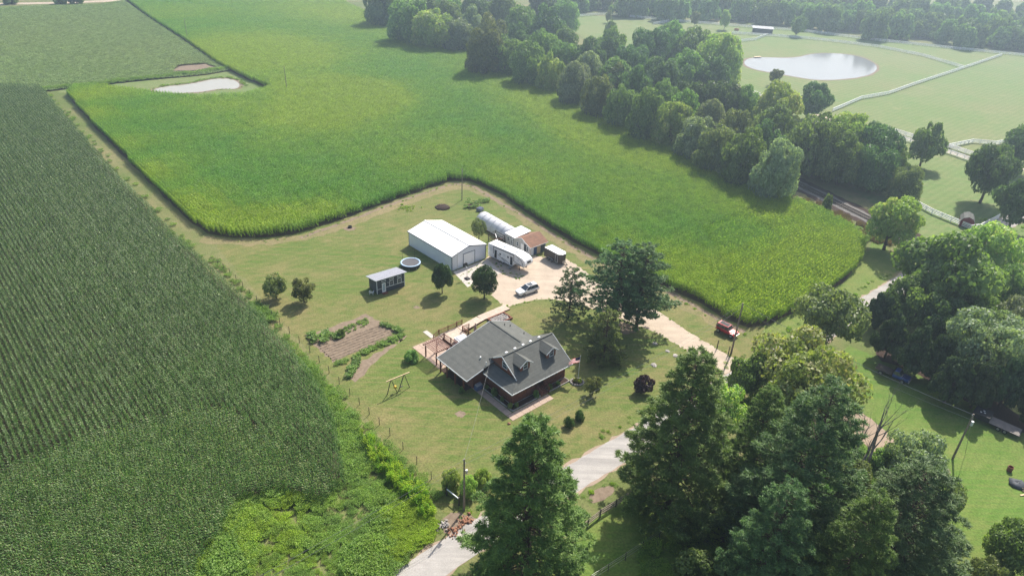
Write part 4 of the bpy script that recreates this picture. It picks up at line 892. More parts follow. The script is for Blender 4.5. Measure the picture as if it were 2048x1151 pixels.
for u0 in (3.55, 9.15):
    w0 = .95; zf = rz(1.25); dm = MB(); zt = zf + 1.15
    dm.ext([(u0 - w0, 1.25, zf - .05), (u0 + w0, 1.25, zf - .05), (u0 + w0, 1.25, zt), (u0, 1.25, zt + .62), (u0 - w0, 1.25, zt)], (0, 2.2, 0))
    dm = dm.build('dormer', M['log'], house)
    r = MB()
    for s in (-1, 1): r.slab([(u0, .95, zt + .76), (u0 + s * 1.35, .95, zt - .12), (u0 + s * 1.35, 3.05 - .2, zt - .12), (u0, 4.05, zt + .76)], .12)
    r.build('dormer_roof', M['shingle'], dm)
    r = MB()
    for s in (-1, 1): r.bar((u0, .94, zt + .70), (u0 + s * 1.36, .94, zt - .18), .05, .14)
    r.build('dormer_trim', M['trim'], dm)
    window(dm, u0 - .38, u0 + .38, zf + .22, zt + .12, 1.25)
for u_, v_, z_ in ((2.6, 4.75, 6.02), (4.4, 4.75, 6.02), (6.1, 4.75, 6.02), (7.7, 4.75, 6.02), (9.6, 4.75, 6.02)):
    MB().box(u_ - .2, u_ + .2, v_ - .15, v_ + .15, z_ - .1, z_ + .22).build('roof_vent', M['vinyl'], house)
for u_, v_, z_ in ((8.8, 12.4, 4.85), (9.6, 11.9, 4.55), (10.2, 9.0, 4.3)): MB().cyl((u_, v_, z_ - .1), (u_, v_, z_ + .35), .07).build('vent_pipe', M['black'], house)
MB().cyl((-.1, 6.4, 3.9), (-.1, 6.4, 4.6), .06).build('vent_pipe', M['vinyl'], house); MB().cyl((.3, 8.3, 4.0), (.3, 8.3, 4.35), .12).build('vent_pipe', M['vinyl'], house)
for u_, v_ in ((.08, .08), (3.1, .08), (5.0, .08), (6.7, .08), (9.3, .08), (11.3, .08), (.08, 3.0), (.08, 5.6), (11.3, 3.2)): MB().box(u_ - .08, u_ + .08, v_ - .08, v_ + .08, .69, 2.95).build('porch_post', M['redwood'], house)
for v_ in (7.4, 9.6, 11.8, 13.6): MB().box(-3.9, -3.7, v_ - .1, v_ + .1, 0, 2.84).build('porch_post', M['redwood'], house)
def railing(par, pts, h=.95, mat='redwood', gap=.16, posts=True):
    m = MB()
    for a, b in zip(pts, pts[1:]):
        a = Vector(a); b = Vector(b); up = Vector((0, 0, 1)); L_ = (b - a).length
        m.bar(a + up * h, b + up * h, .10, .06); m.bar(a + up * .12, b + up * .12, .05, .06)
        k = int(L_ / gap)
        for i in range(1, k): p = a.lerp(b, i / k); m.bar(p + up * .1, p + up * h, .035, .035)
        if posts:
            for p in (a, b): m.bar(p, p + up * (h + .12), .11, .11)
    return m.build('railing', M[mat], par)
def panel_rail(par, a, b, h=.95):
    m = MB(); a = Vector(a); b = Vector(b); up = Vector((0, 0, h / 2)); m.bar(a + up, b + up, .05, h); m.bar(a + up * 2, b + up * 2, .12, .06); m.build('railing', M['brown'], par)
panel_rail(house, (.1, .1, .68), (5.0, .1, .68)); panel_rail(house, (6.7, .1, .68), (11.3, .1, .68)); panel_rail(house, (.1, .1, .68), (.1, 6.6, .68)); panel_rail(house, (11.3, .1, .68), (11.3, 5.5, .68))
for i in range(4): MB().box(5.1, 6.6, -.06 - .3 * (i + 1), -.06 - .3 * i, .02, .54 - .14 * i).build('step', M['redwood'], house)
for x in (5.03, 6.67): railing(house, [(x, -1.25, .05), (x, -.05, .68)])
# flower beds, walks
def slabs(name, label, rect, nx, ny, mat, z=.05, gap=.02):
    r = bpy.data.objects.new(name, None); COL.objects.link(r); r.location = HO; r.rotation_euler = (0, 0, YAW); tag(r, label, kind='structure')
    u0, u1, v0, v1 = rect; du = (u1 - u0) / nx; dv = (v1 - v0) / ny
    mm = MB().box(-du / 2 + gap, du / 2 - gap, -dv / 2 + gap, dv / 2 - gap, 0, z).mesh('slab')
    for i in range(nx):
        for j in range(ny): o = link('slab', mm, M[mat], r); o.location = (u0 + du * (i + .5), v0 + dv * (j + .5), .004 + random.uniform(0, .012))
slabs('walkway', 'paved front walk below the porch', (-2.35, 6.2, -2.9, -1.45), 7, 1, 'paver')
slabs('walkway', 'shaded paved side walk along the porch', (-2.35, -1.2, -1.40, 7.1), 1, 7, 'paver')
slabs('patio', 'pale paved patio under the pergola', (-3.5, 1.8, 14.2, 22.4), 4, 6, 'paver')
slabs('stepping_path', 'short pale path leading to the deck stairs', (.6, 1.5, 22.6, 25.2), 1, 3, 'concrete')
slabs('eave_shade_strip', 'dark floor strip under the wing eave, shade put into its colour', (-3.5, -2.35, 7.2, 14.1), 1, 5, 'mulch')  # dark colour stands in for the eave's shade on the floor
def bed(label, rect, h=.16):
    u0, u1, v0, v1 = rect; r = thing('flower_bed', label, 'flower bed', HO, YAW); MB().box(u0 + .1, u1 - .1, v0 + .1, v1 - .1, 0, h).build('soil', M['mulch'], r)
    for q in ((u0, u1, v0, v0 + .1), (u0, u1, v1 - .1, v1), (u0, u0 + .1, v0 + .1, v1 - .1), (u1 - .1, u1, v0 + .1, v1 - .1)): MB().box(*q, 0, h + .05).build('edging', M['rock'], r)
bed('narrow mulch bed along the porch front', (-1.0, 4.9, -1.3, -.1)); bed('mulch bed right of the porch steps', (6.8, 11.3, -1.3, -.1)); bed('narrow mulch bed along the shaded porch side', (-1.05, -.1, 0.1, 6.4))
BV = ('light leafy plant at the corner of the porch bed', 'green plant in the porch bed corner, right of the light one', 'big leafy plant left of the porch steps', 'plant right of the porch steps', 'small plant in the bed right of the steps', 'dark leafy shrub in the middle of the side bed', 'low shrub in the side bed near the corner', 'small shrub at the far end of the side bed', 'green plant at the wing porch corner post')
for (u_, v_, r_, k_), lb in zip(((-.75, -.4, .55, 'midlight'), (.2, -.75, .5, 'shrub'), (4.3, -.8, .7, 'shrub'), (7.3, -.75, .6, 'shrub'), (9.2, -.75, .45, 'shrub'), (-.6, 3.6, .75, 'shrub'), (-.6, 1.7, .5, 'shrub'), (-.6, 5.6, .5, 'shrub'), (-4.3, 7.3, .6, 'shrub')), BV):
    tree_at('garden_shrub', lb, k_, uv(HO, u_, v_), r_ * 1.9, r_, 'porch plants', 'shrub', .0)
c = uv(HO, 12.1, -2.2); fb = thing('flower_ring', 'round stone edged flower bed at the flagpole', 'flower bed', c)
for i in range(16): a = 2 * PI * i / 16; MB().blob((math.cos(a) * 1.05, math.sin(a) * .9, .1), .2, 6, 4, .2, .8).build('stone', M['rock'], fb)
MB().blob((0, 0, 0), .95, 12, 4, .05, .2).build('soil', M['mulch'], fb)
for dx, dy, lb in ((-.3, .1, 'bright yellow green plant in the round bed'), (.4, -.1, 'smaller bright plant on the right of the round bed')): tree_at('garden_shrub', lb, 'lime', c + Vector((dx, dy, .1)), .8, .5, 'plants in the round bed', 'shrub', .0)
# flag
fp = thing('flagpole', 'white flagpole with striped flag beside the farmhouse', 'flagpole', G(1156, 757)); MB().cyl((0, 0, 0), (0, 0, 4.6), .045, .03).build('pole', M['vinyl'], fp); MB().blob((0, 0, 4.63), .07).build('finial', M['steel'], fp)
M['flag_red'] = pm('flag red', (.45, .02, .03)); M['flag_white'] = pm('flag white', (.75, .74, .74)); M['flag_blue'] = pm('flag blue', (.02, .03, .14))
fd = Vector((-.97, -.22, 0)).normalized()
for k_ in ('flag_red', 'flag_white', 'flag_blue'):
    nt = M[k_].node_tree; tl = nt.nodes.new('ShaderNodeBsdfTranslucent'); tl.inputs[0].default_value = {'flag_red': (.6, .04, .06, 1), 'flag_white': (.85, .84, .84, 1), 'flag_blue': (.03, .05, .25, 1)}[k_]; mx = nt.nodes.new('ShaderNodeMixShader'); mx.inputs[0].default_value = .55
    nt.links.new(nt.nodes['Principled BSDF'].outputs[0], mx.inputs[1]); nt.links.new(tl.outputs[0], mx.inputs[2]); nt.links.new(mx.outputs[0], nt.nodes['Material Output'].inputs['Surface'])
def flagstrip(name, t0, t1, z0, z1, mat, off=0):
    m_ = MB(); k = 8; a = []; nrm = Vector((-fd.y, fd.x, 0))
    for i in range(k + 1):
        t_ = t0 + (t1 - t0) * i / k; p = fd * t_ + nrm * (math.sin(t_ * 4.0) * .12 + off) - Vector((0, 0, .45 * t_ * t_ / 1.9)); a.append((p + Vector((0, 0, z1)), p + Vector((0, 0, z0))))
    for i in range(k): m_.add([a[i][0], a[i][1], a[i + 1][1], a[i + 1][0]], [(0, 1, 2, 3)])
    return m_.build(name, M[mat], fp)
for i in range(13): flagstrip('stripe', 04e-2, 1.85, 4.42 - .075 * (i + 1), 4.42 - .075 * i, 'flag_red' if i % 2 == 0 else 'flag_white')
for o in (-.012, .012): flagstrip('canton', 04e-2, .78, 4.42 - .075 * 7, 4.42, 'flag_blue', o)
# pergola
pg = thing('pergola', 'red stained pergola over the patio', 'pergola', HO, YAW)
for u_ in (-3.2, -.95):
    for v_ in (15.6, 18.7): MB().box(u_ - .09, u_ + .09, v_ - .09, v_ + .09, .05, 2.45).build('post', M['redwood'], pg)
for v_ in (15.55, 18.75): MB().box(-3.7, -.55, v_ - .05, v_ + .05, 2.45, 2.64).build('beam', M['redwood'], pg)
mm = MB().box(-.03, .03, -1.9, 1.9, 0, .14).mesh('rafter')
for i in range(9): o = link('rafter', mm, M['sunlit_slat'], pg); o.location = (-3.55 + .36 * i, 17.15, 2.645)
mm = MB().box(-1.6, 1.6, -.03, .03, 0, .045).mesh('slat')
for i in range(11): o = link('slat', mm, M['sunlit_slat'], pg); o.location = (-2.12, 15.4 + .35 * i, 2.79)
# deck
dk = thing('deck', 'raised deck with red railings behind the farmhouse', 'deck', HO, YAW)
mm = MB().box(-.068, .068, -2.55, 2.55, .55, .6).mesh('deck_board')
for i in range(27): o = link('deck_board', mm, M['deckwood'], dk); o.location = (2.0 + .145 * i, 19.5, 0)
MB().box(1.95, 5.85, 17.0, 22.0, .05, .545).build('deck_frame', M['brown'], dk)
railing(dk, [(1.95, 22.05, .6), (3.9, 22.05, .6), (5.85, 22.05, .6)]); railing(dk, [(1.95, 20.5, .6), (2.05, 18.7, .6), (2.1, 17.0, .6)]); railing(dk, [(5.85, 20.4, .6), (5.85, 18.6, .6), (5.85, 17.1, .6)])
for i in range(3): MB().box(.75 + .38 * i, 1.13 + .38 * i, 20.7, 21.95, .04, .18 + .16 * i).build('step', M['deckwood'], dk)
railing(dk, [(.7, 22.0, .05), (1.9, 22.05, .6)]); railing(dk, [(.7, 20.6, .05), (1.9, 20.55, .6)])
ht = thing('hot_tub', 'white hot tub with grey cover on the deck', 'hot tub', uv(HO, 3.75, 17.75, .6), YAW)
MB().box(-1.05, 1.05, -.95, .95, .0, .78).build('shell', M['vinyl'], ht); MB().box(-.85, .85, -.75, .75, .785, .88).build('cover', M['galv'], ht)
for x, y, lb in ((5.2, 17.7, 'dark patio chair left of the closed parasol'), (6.5, 17.6, 'dark patio chair under the closed parasol')):
    ch = thing('patio_chair', lb, 'chair', uv(HO, x, y, .6 if x < 5.8 else .0), YAW + .6, 'dark patio chairs'); MB().box(-.28, .28, -.28, .28, .38, .45).build('seat', M['black'], ch); MB().box(-.28, .28, .24, .3, .45, 1.0).build('backrest', M['black'], ch)
    for a in (-.25, .25):
        for b in (-.25, .25): MB().box(a - .02, a + .02, b - .02, b + .02, 0, .38).build('leg', M['black'], ch)
um = thing('parasol', 'closed tan patio parasol at the deck corner', 'parasol', uv(HO, 7.1, 18.3)); MB().cyl((0, 0, 0), (0, 0, 2.9), .03).build('pole', M['brown'], um); M['tan'] = pm('tan canvas', (.42, .32, .26), (.34, .26, .21), 5, .9)
MB().loft([[(math.cos(a) * r_ * (1 + .2 * (i % 2)), math.sin(a) * r_ * (1 + .2 * (i % 2)), z_) for i, a in enumerate(np.linspace(0, 2 * PI, 13)[:-1])] for r_, z_ in ((.30, 1.0), (.26, 1.5), (.2, 2.2), (.06, 2.85))]).build('canopy', M['tan'], um); MB().cyl((0, 0, 0), (0, 0, .1), .3, .25, 12).build('base', M['black'], um)
# boardwalk
bw = thing('boardwalk', 'long pale plank boardwalk from the deck to the drive', 'boardwalk', HO, YAW)
mm = MB().box(-.085, .085, -.88, .88, -.04, .0).mesh('plank')
def planks(a, b):
    a = Vector(a); b = Vector(b); d = b - a; k = int(d.length / .185); an = math.atan2(d.y, d.x)
    for i in range(k): o = link('plank', mm, M['deckwood'], bw); o.location = a.lerp(b, (i + .5) / k) + Vector((0, 0, random.uniform(0, .01))); o.rotation_euler = (0, -math.atan2(d.z, math.hypot(d.x, d.y)), an)
    nr = Vector((-d.y, d.x, 0)).normalized() * .86
    for s in (-1, 1): MB().bar(a + nr * s - Vector((0, 0, .14)), b + nr * s - Vector((0, 0, .14)), .05, .18).build('joist', M['brown'], bw)
planks((5.95, 21.35, .60), (7.3, 21.4, .50)); planks((7.35, 21.4, .5), (11.3, 22.2, .3)); planks((11.35, 22.25, .30), (18.0, 22.35, .24))
railing(bw, [(5.95, 22.25, .58), (7.2, 22.3, .5)]); railing(bw, [(6.0, 20.5, .58), (7.4, 20.5, .5)])
# rock bed
rb = thing('rock_bed', 'timber framed bed filled with pale rocks', 'rock bed', HO, YAW)
for q in ((12.2, 16.2, 21.0, 21.25), (12.2, 16.2, 18.6, 18.85), (12.2, 12.45, 18.86, 20.99), (15.95, 16.2, 18.86, 20.99)): MB().box(*q, 0, .42).build('timber', M['brown'], rb)
m = MB()
for i in range(260):
    r_ = random.uniform(.10, .22); m.blob((random.uniform(12.6, 15.8), random.uniform(19.0, 20.85), .2 + r_ * .3), r_, 5, 4, .3, .7)
tag(m.build('rocks', M['rock'], rb), kind='stuff')
gr = thing('grill', 'blue covered grill at the corner of the side walk', 'grill', uv(HO, -1.75, 6.2), YAW); MB().box(-.6, .6, -.35, .35, .15, .95).build('cabinet', pm('blue cover', (.10, .14, .26), (.07, .1, .2)), gr)
MB().loft([[(-.55, -.33, .955), (.55, -.33, .955), (.55, .33, .955), (-.55, .33, .955)], [(-.5, -.2, 1.25), (.5, -.2, 1.25), (.5, .2, 1.25), (-.5, .2, 1.25)]]).build('lid', M['galv'], gr)
for a in (-.5, .5):
    for b in (-.28, .28): MB().box(a - .03, a + .03, b - .03, b + .03, 0, .148).build('leg', M['black'], gr)

# ------------------------------------------------------------------ white barn
BO = G(904.1, 541.5); BA = YAW + R(1.8)
bn = thing('barn', 'long white metal barn with low pitched white roof', 'barn', BO, BA)
BW, BL, BE, BR = 9.1, 15.2, 3.35, 4.55
MB().box(0, .12, .12, BL - .12, 0, BE).build('side_wall', M['barn_side_y'], bn); MB().box(BW - .12, BW, .12, BL - .12, 0, BE).build('side_wall', M['barn_side_y'], bn)
for y in (0, BL - .12): MB().ext([(0, y, 0), (BW, y, 0), (BW, y, BE), (BW / 2, y, BR), (0, y, BE)], (0, .12, 0)).build('end_wall', M['barn_side_x'], bn)
for s, x in ((-1, -.22), (1, BW + .22)):
    MB().slab([(BW / 2, -.2, BR + .1), (x, -.2, BE + .02), (x, BL + .2, BE + .02), (BW / 2, BL + .2, BR + .1)], .08).build('roof_panel', M['barn_roof'], bn)
MB().bar((BW / 2, -.21, BR + .12), (BW / 2, BL + .21, BR + .12), .4, .05).build('ridge_cap', M['white_roof'], bn)
t = MB()
for x in (0, BW): t.box(x - .09, x + .09, -.05, .08, 0, BE)
t.box(-.05, .05, BL - .06, BL + .04, 0, BE)
for a, b in (((-.22, -.21, BE - .07), (BW / 2, -.21, BR)), ((BW / 2, -.21, BR), (BW + .22, -.21, BE - .07)), ((-.24, -.2, BE - .06), (-.24, BL + .2, BE - .06))): t.bar(a, b, .05, .2)
t.build('dark_trim', pm('slate trim', (.16, .19, .24), (.13, .155, .2)), bn)
gd = bpy.data.objects.new('garage_door', None); COL.objects.link(gd); gd.parent = bn
for i in range(5): MB().box(3.05, 6.0, -.045, -.005, .03 + .57 * i, .03 + .57 * (i + 1) - .015).build('door_panel', M['vinyl'], gd)
f = MB(); f.box(2.9, 3.04, -.06, .0, 0, 3.0); f.box(6.01, 6.15, -.06, .0, 0, 3.0); f.box(2.9, 6.15, -.06, .0, 2.89, 3.02); f.build('door_frame', pm('slate trim 2', (.14, .17, .22), (.12, .14, .19)), gd)
d = MB().box(-.05, -.005, 1.6, 2.5, .05, 2.1).build('door', M['vinyl'], bn); MB().blob((-.08, 1.7, 1.05), .04).build('handle', M['steel'], d)
am = thing('antenna_mast', 'thin tall antenna mast beside the barn front', 'antenna', G(914.5, 541)); MB().tube([(0, 0, 0), (0, 0, 5), (0, 0, 9.6)], [.06, .05, .035]).build('pole', M['steel'], am)
a_ = MB()
for i in range(4): a_.bar((-.5 + .06 * i, 0, 8.2 + .35 * i), (.5 - .06 * i, 0, 8.2 + .35 * i), .025, .025)
a_.build('aerial', M['steel'], am)
bk = thing('basketball_hoop', 'portable basketball hoop with black backboard before the barn', 'basketball hoop', G(934, 557), YAW)
MB().loft([[(-.5, -.7, 0), (.5, -.7, 0), (.5, .5, 0), (-.5, .5, 0)], [(-.35, -.5, .28), (.35, -.5, .28), (.35, .3, .28), (-.35, .3, .28)]]).build('base', M['black'], bk); MB().tube([(0, 0, .2), (0, .0, 2.4), (0, .5, 2.75)], .05).build('pole', M['steel'], bk)
MB().ext([(math.cos(a) * .62, .56, 2.95 + math.sin(a) * .46) for a in np.linspace(0, 2 * PI, 17)[:-1]], (0, .04, 0)).build('backboard', M['black'], bk); MB().tube([(math.cos(a) * .22, .85 + math.sin(a) * .22, 2.7) for a in np.linspace(0, 2 * PI, 13)], .015, 4).build('rim', M['red'], bk)

# ------------------------------------------------------------------ small charcoal house
SO = G(755, 588.8); sh = thing('garden_house', 'charcoal tiny house with white trim and grey shed roof', 'shed', SO, YAW - R(3.5))
SW, SD, SF, SB = 6.0, 3.35, 3.15, 2.45
MB().ext([(0, 0, .12), (0, SD, .12), (0, SD, SB), (0, 0, SF)], (.1, 0, 0)).build('side_wall', M['lap'], sh); MB().ext([(SW - .1, 0, .12), (SW - .1, SD, .12), (SW - .1, SD, SB), (SW - .1, 0, SF)], (.1, 0, 0)).build('side_wall', M['lap'], sh)
fw_ = MB().box(.1, SW - .1, 0, .1, .12, SF).build('front_wall', M['lap'], sh); MB().box(.1, SW - .1, SD - .1, SD, .12, SB).build('back_wall', M['lap'], sh); MB().box(.05, SW - .05, .05, SD - .05, 0, .118).build('base', M['darkpost'], sh)
M['shed_roof'] = ribbed('grey standing seam roof', (.40, .40, .45), (.35, .35, .40), 1.6, 'X', .4, .2, .9)
k_ = (SF - SB) / SD
MB().slab([(-.35, -.4, SF + .4 * k_ + .1), (SW + .4, -.4, SF + .4 * k_ + .1), (SW + .4, SD + .5, SB - .5 * k_ + .1), (-.35, SD + .5, SB - .5 * k_ + .1)], .1).build('roof', M['shed_roof'], sh)
t = MB()
for x in (-.012, SW + .012): t.box(x - .06, x + .06, -.03, .07, .1, SF - .02)
t.box(.1, .95, -.03, -.002, 1.0, 1.1); t.box(1.95, SW - .1, -.03, -.002, 1.0, 1.1); t.bar((-.36, -.42, SF + .4 * k_ + .04), (SW + .41, -.42, SF + .4 * k_ + .04), .04, .12); t.bar((-.37, -.4, SF + .4 * k_ + .03), (-.37, SD + .5, SB - .5 * k_ + .03), .04, .12); t.build('trim', M['trim'], sh)
d = MB().box(1.05, 1.85, -.05, -.002, .15, 2.15).build('door', M['vinyl'], sh); MB().box(1.2, 1.7, -.06, -.051, .5, 1.95).build('pane', pm('pale glass', (.42, .50, .55), (.35, .43, .48), 1, .15), d); MB().blob((1.75, -.09, 1.1), .035).build('handle', M['steel'], d)
for x in (2.75, 4.5): window(sh, x, x + .75, 1.2, 2.1, 0)
for x in (1.1, 2.8, 4.5): window(sh, x, x + .75, 2.5, 2.72, 0, bars=False)
MB().blob((2.35, -.1, 2.0), .08).build('porch_light', M['vinyl'], sh); MB().box(.9, 2.0, -.75, -.06, 0, .16).build('step', M['brown'], sh)
ac = thing('lawn_chair', 'white slatted lawn chair beside the tiny house', 'chair', SO + U * -.75 + V * .9, YAW + 2.4)
MB().slab([(-.3, -.3, .4), (.3, -.3, .4), (.28, .3, .3), (-.28, .3, .3)], .04).build('seat', M['vinyl'], ac)
for i in range(5): x = -.26 + .13 * i; MB().bar((x, .28, .3), (x * 1.15, .62, 1.0 - abs(i - 2) * .05), .11, .03).build('back_slat', M['vinyl'], ac)
for s in (-1, 1):
    MB().box(s * .38 - .06, s * .38 + .06, -.35, .4, .56, .6).build('armrest', M['vinyl'], ac); MB().box(s * .36 - .03, s * .36 + .03, -.33, -.24, 0, .56).build('leg', M['vinyl'], ac); MB().box(s * .34 - .03, s * .34 + .03, .3, .38, 0, .56).build('leg', M['vinyl'], ac)
# trampoline
tp = thing('trampoline', 'round trampoline with pale blue pad beside the barn', 'trampoline', G(821, 524, .9) * 1.0 - Vector((0, 0, .9)))
ring = lambda r_, z_, n_=32: [(math.cos(a) * r_, math.sin(a) * r_, z_) for a in np.linspace(0, 2 * PI, n_ + 1)[:-1]]
M['pad'] = pm('pale blue pad', (.36, .48, .62), (.3, .42, .56), 2, .5); M['mat'] = pm('black jumping mat', (.05, .05, .06), (.08, .075, .08), 3, .6)
MB().loft([ring(2.12, .86), ring(2.12, .92), ring(1.78, .92), ring(1.78, .86)], cap=False).build('pad', M['pad'], tp, True); MB().loft([ring(1.79, .87), ring(.02, .85)], cap=False).build('mat', M['mat'], tp)
MB().loft([ring(2.06, .85), ring(2.06, .35)], cap=False).build('skirt', pm('dark netting', (.03, .03, .035), (.05, .05, .055)), tp)
for i in range(8):
    a = 2 * PI * i / 8; MB().tube([(math.cos(a) * 2.02, math.sin(a) * 2.02, .9), (math.cos(a) * 2.02, math.sin(a) * 2.02, .03)], .04).build('leg', M['steel'], tp)
for a in (1.3, 2.6): MB().tube([(math.cos(a) * 2.16, math.sin(a) * 2.16, .2), (math.cos(a) * 2.16, math.sin(a) * 2.16, 2.7)], .03).build('net_pole', M['black'], tp)
# coop and hoop house
CO = G(960 + 1075 * .09277, 470 + 460 * .09277); cp_ = thing('chicken_coop', 'weathered white coop with rusty brown gable roof', 'shed', CO, YAW)
CW, CV, CE, CRZ = 4.6, 5.4, 2.35, 3.55
MB().ext([(0, 0, 0), (0, CV, 0), (0, CV, CE), (0, CV / 2, CRZ - .1), (0, 0, CE)], (.1, 0, 0)).build('gable_wall', M['greyboard'], cp_); MB().ext([(CW - .1, 0, 0), (CW - .1, CV, 0), (CW - .1, CV, CE), (CW - .1, CV / 2, CRZ - .1), (CW - .1, 0, CE)], (.1, 0, 0)).build('gable_wall', M['greyboard'], cp_)
MB().box(.1, CW - .1, 0, .1, 0, CE).build('front_wall', M['greyboard'], cp_)
for s in (-1, 1):
    y0 = CV / 2 + s * (CV / 2 + .35); zl = CE - .15
    MB().slab([(-.3, CV / 2, CRZ), (CW + .5, CV / 2, CRZ), (CW + .5, y0, zl), (-.3, y0, zl)], .1).build('roof', M['brown_shingle'], cp_)
t = MB(); t.bar((-.31, -.36, CE - .2), (CW + .51, -.36, CE - .2), .04, .12); t.bar((-.32, CV / 2, CRZ - .05), (-.32, -.36, CE - .2), .04, .12); t.bar((-.32, CV / 2, CRZ - .05), (-.32, CV + .36, CE - .2), .04, .12); t.build('fascia', M['trim'], cp_)
for x0, x1, mt in ((.25, 1.0, 'trim'), (1.05, 1.95, 'bluedoor'), (2.0, 3.0, 'lumber'), (3.1, 4.3, 'charcoal')): MB().box(x0, x1, -.05, -.003, .1, 2.05).build('door_panel', M[mt], cp_)
MB().box(-.05, -.003, 2.1, 3.0, .1, 2.0).build('door', M['vinyl'], cp_); window(cp_, .6, 1.1, 1.0, 1.9, 0, 'x', -1); window(cp_, 3.9, 4.4, 1.0, 1.8, 0, 'x', -1); MB().box(-.06, -.003, 1.25, 1.95, .1, 2.3).build('dark_panel', M['charcoal'], cp_)
an = thing('coop_annex', 'low white roofed annex between coop and hoop house', 'shed', CO, YAW)
MB().box(0.02, .12, CV + .02, 8.1, 0, 2.45).build('wall', M['greyboard'], an); MB().box(.12, 4.3, 8.0, 8.1, 0, 2.45).build('wall', M['greyboard'], an); MB().box(4.3, 4.4, CV + .02, 8.1, 0, 2.55).build('wall', M['greyboard'], an)
MB().slab([(-.25, CV - .55, 2.6), (4.6, CV - .55, 3.0), (4.6, 8.3, 3.0), (-.25, 8.3, 2.6)], .08).build('roof', M['white_roof'], an)
window(an, 7.0, 7.6, 1.0, 1.8, .02, 'x', -1)
gt = bpy.data.objects.new('screen_door', None); COL.objects.link(gt); gt.parent = an
q = MB()
for a, b in (((-.05, 5.5, .1), (-.05, 6.7, 2.1)), ((-.05, 6.7, .1), (-.05, 5.5, 2.1)), ((-.05, 5.5, .1), (-.05, 5.5, 2.1)), ((-.05, 6.7, .1), (-.05, 6.7, 2.1)), ((-.05, 6.1, .1), (-.05, 6.1, 2.1)), ((-.05, 5.5, 1.1), (-.05, 6.7, 1.1)), ((-.05, 5.5, 2.1), (-.05, 6.7, 2.1))): q.bar(a, b, .07, .05)
q.build('frame', M['charcoal'], gt); MB().box(-.035, -.005, 5.5, 6.7, .1, 2.1).build('panel', M['trim'], gt)
hh = thing('hoop_house', 'long pale plastic hoop house behind the coop', 'greenhouse', uv(CO, 2.35, 8.35), YAW - R(2))
def arch(y, r_=2.1, hz=2.75, n_=16, k=1.0): return [(-math.cos(PI * i / n_) * r_ * k, y, math.sin(PI * i / n_) ** .75 * hz * k) for i in range(n_ + 1)]
secs = []
for i in range(12): secs.append(arch(.2 + i * 11.3 / 11, k=1.0 - .012 * (i % 2)))
MB().loft(secs, cap=True, closed=False).build('cover', M['hoop'], hh, True)
for i in range(7): MB().tube(arch(.2 + i * 11.3 / 6, 2.13, 2.78), .03, 5).build('hoop', M['steel'], hh)
MB().ext([(-2.1, .15, 0), (2.1, .15, 0), (2.0, .15, 1.4), (1.2, .15, 2.4), (0, .15, 2.75), (-1.2, .15, 2.4), (-2.0, .15, 1.4)], (0, -.05, 0)).build('end_wall', pm('grey pink film', (.42, .38, .38), (.36, .32, .33)), hh)
for s in (-2.16, 2.16): MB().box(s - .04, s + .04, .1, 11.6, 0, .3).build('base_board', M['darkpost'], hh)
pn = thing('animal_pen', 'weathered timber pen frame left of the hoop house', 'pen', CO, YAW)
pc = [(-.1, 8.4), (-2.3, 8.6), (-2.5, 11.2), (-.1, 11.6)]
for a in pc: MB().box(a[0] - .06, a[0] + .06, a[1] - .06, a[1] + .06, 0, 1.8).build('post', M['darkpost'], pn)
for a, b in zip(pc, pc[1:] + pc[:1]):
    for z_ in (.5, 1.1, 1.7): MB().bar((*a, z_), (*b, z_), .05, .1).build('rail', M['darkpost'], pn)
MB().bar((-2.0, 8.6, .8), (-.5, 11.2, 1.3), .12, .08).build('loose_board', M['vinyl'], pn); MB().bar((-1.8, 11.3, .3), (-.3, 8.8, .9), .12, .08).build('loose_board', M['redwood'], pn)
# ------------------------------------------------------------------ vehicles
M['tail'] = pm('tail lamp red', (.30, .01, .01), (.22, .01, .01), 3, .3); M['lamp'] = pm('clear lamp', (.7, .7, .68), (.6, .6, .58), 3, .15)
def wheel(par, x, y, r=.36, w=.24, rim='silver'):
    s = 1 if y > 0 else -1
    t = MB().loft([[(x + math.cos(a) * rr, y + yy, r + math.sin(a) * rr) for a in np.linspace(0, 2 * PI, 19)[:-1]] for rr, yy in ((r * .6, -s * w / 2), (r * .95, -s * w / 2), (r, -s * w * .3), (r, s * w * .3), (r * .95, s * w / 2), (r * .62, s * w / 2))])
    o = t.build('wheel', M['black'], par, False)
    q = MB().cyl((x, y + s * w * .40, r), (x, y + s * (w / 2 + .015), r), r * .60, r * .55, 14)
    for i in range(5): a = 2 * PI * i / 5; q.bar((x + math.cos(a) * r * .1, y + s * (w / 2 + .02), r + math.sin(a) * r * .1), (x + math.cos(a) * r * .52, y + s * (w / 2 + .02), r + math.sin(a) * r * .52), .07, .03)
    q.build('rim', M[rim], o)
def sec(x, w, z0, zt, k=.9): return [(x, -w * .9, z0), (x, -w, z0 + .16), (x, -w, zt - .16), (x, -w * k, zt), (x, w * k, zt), (x, w, zt - .16), (x, w, z0 + .16), (x, w * .9, z0)]
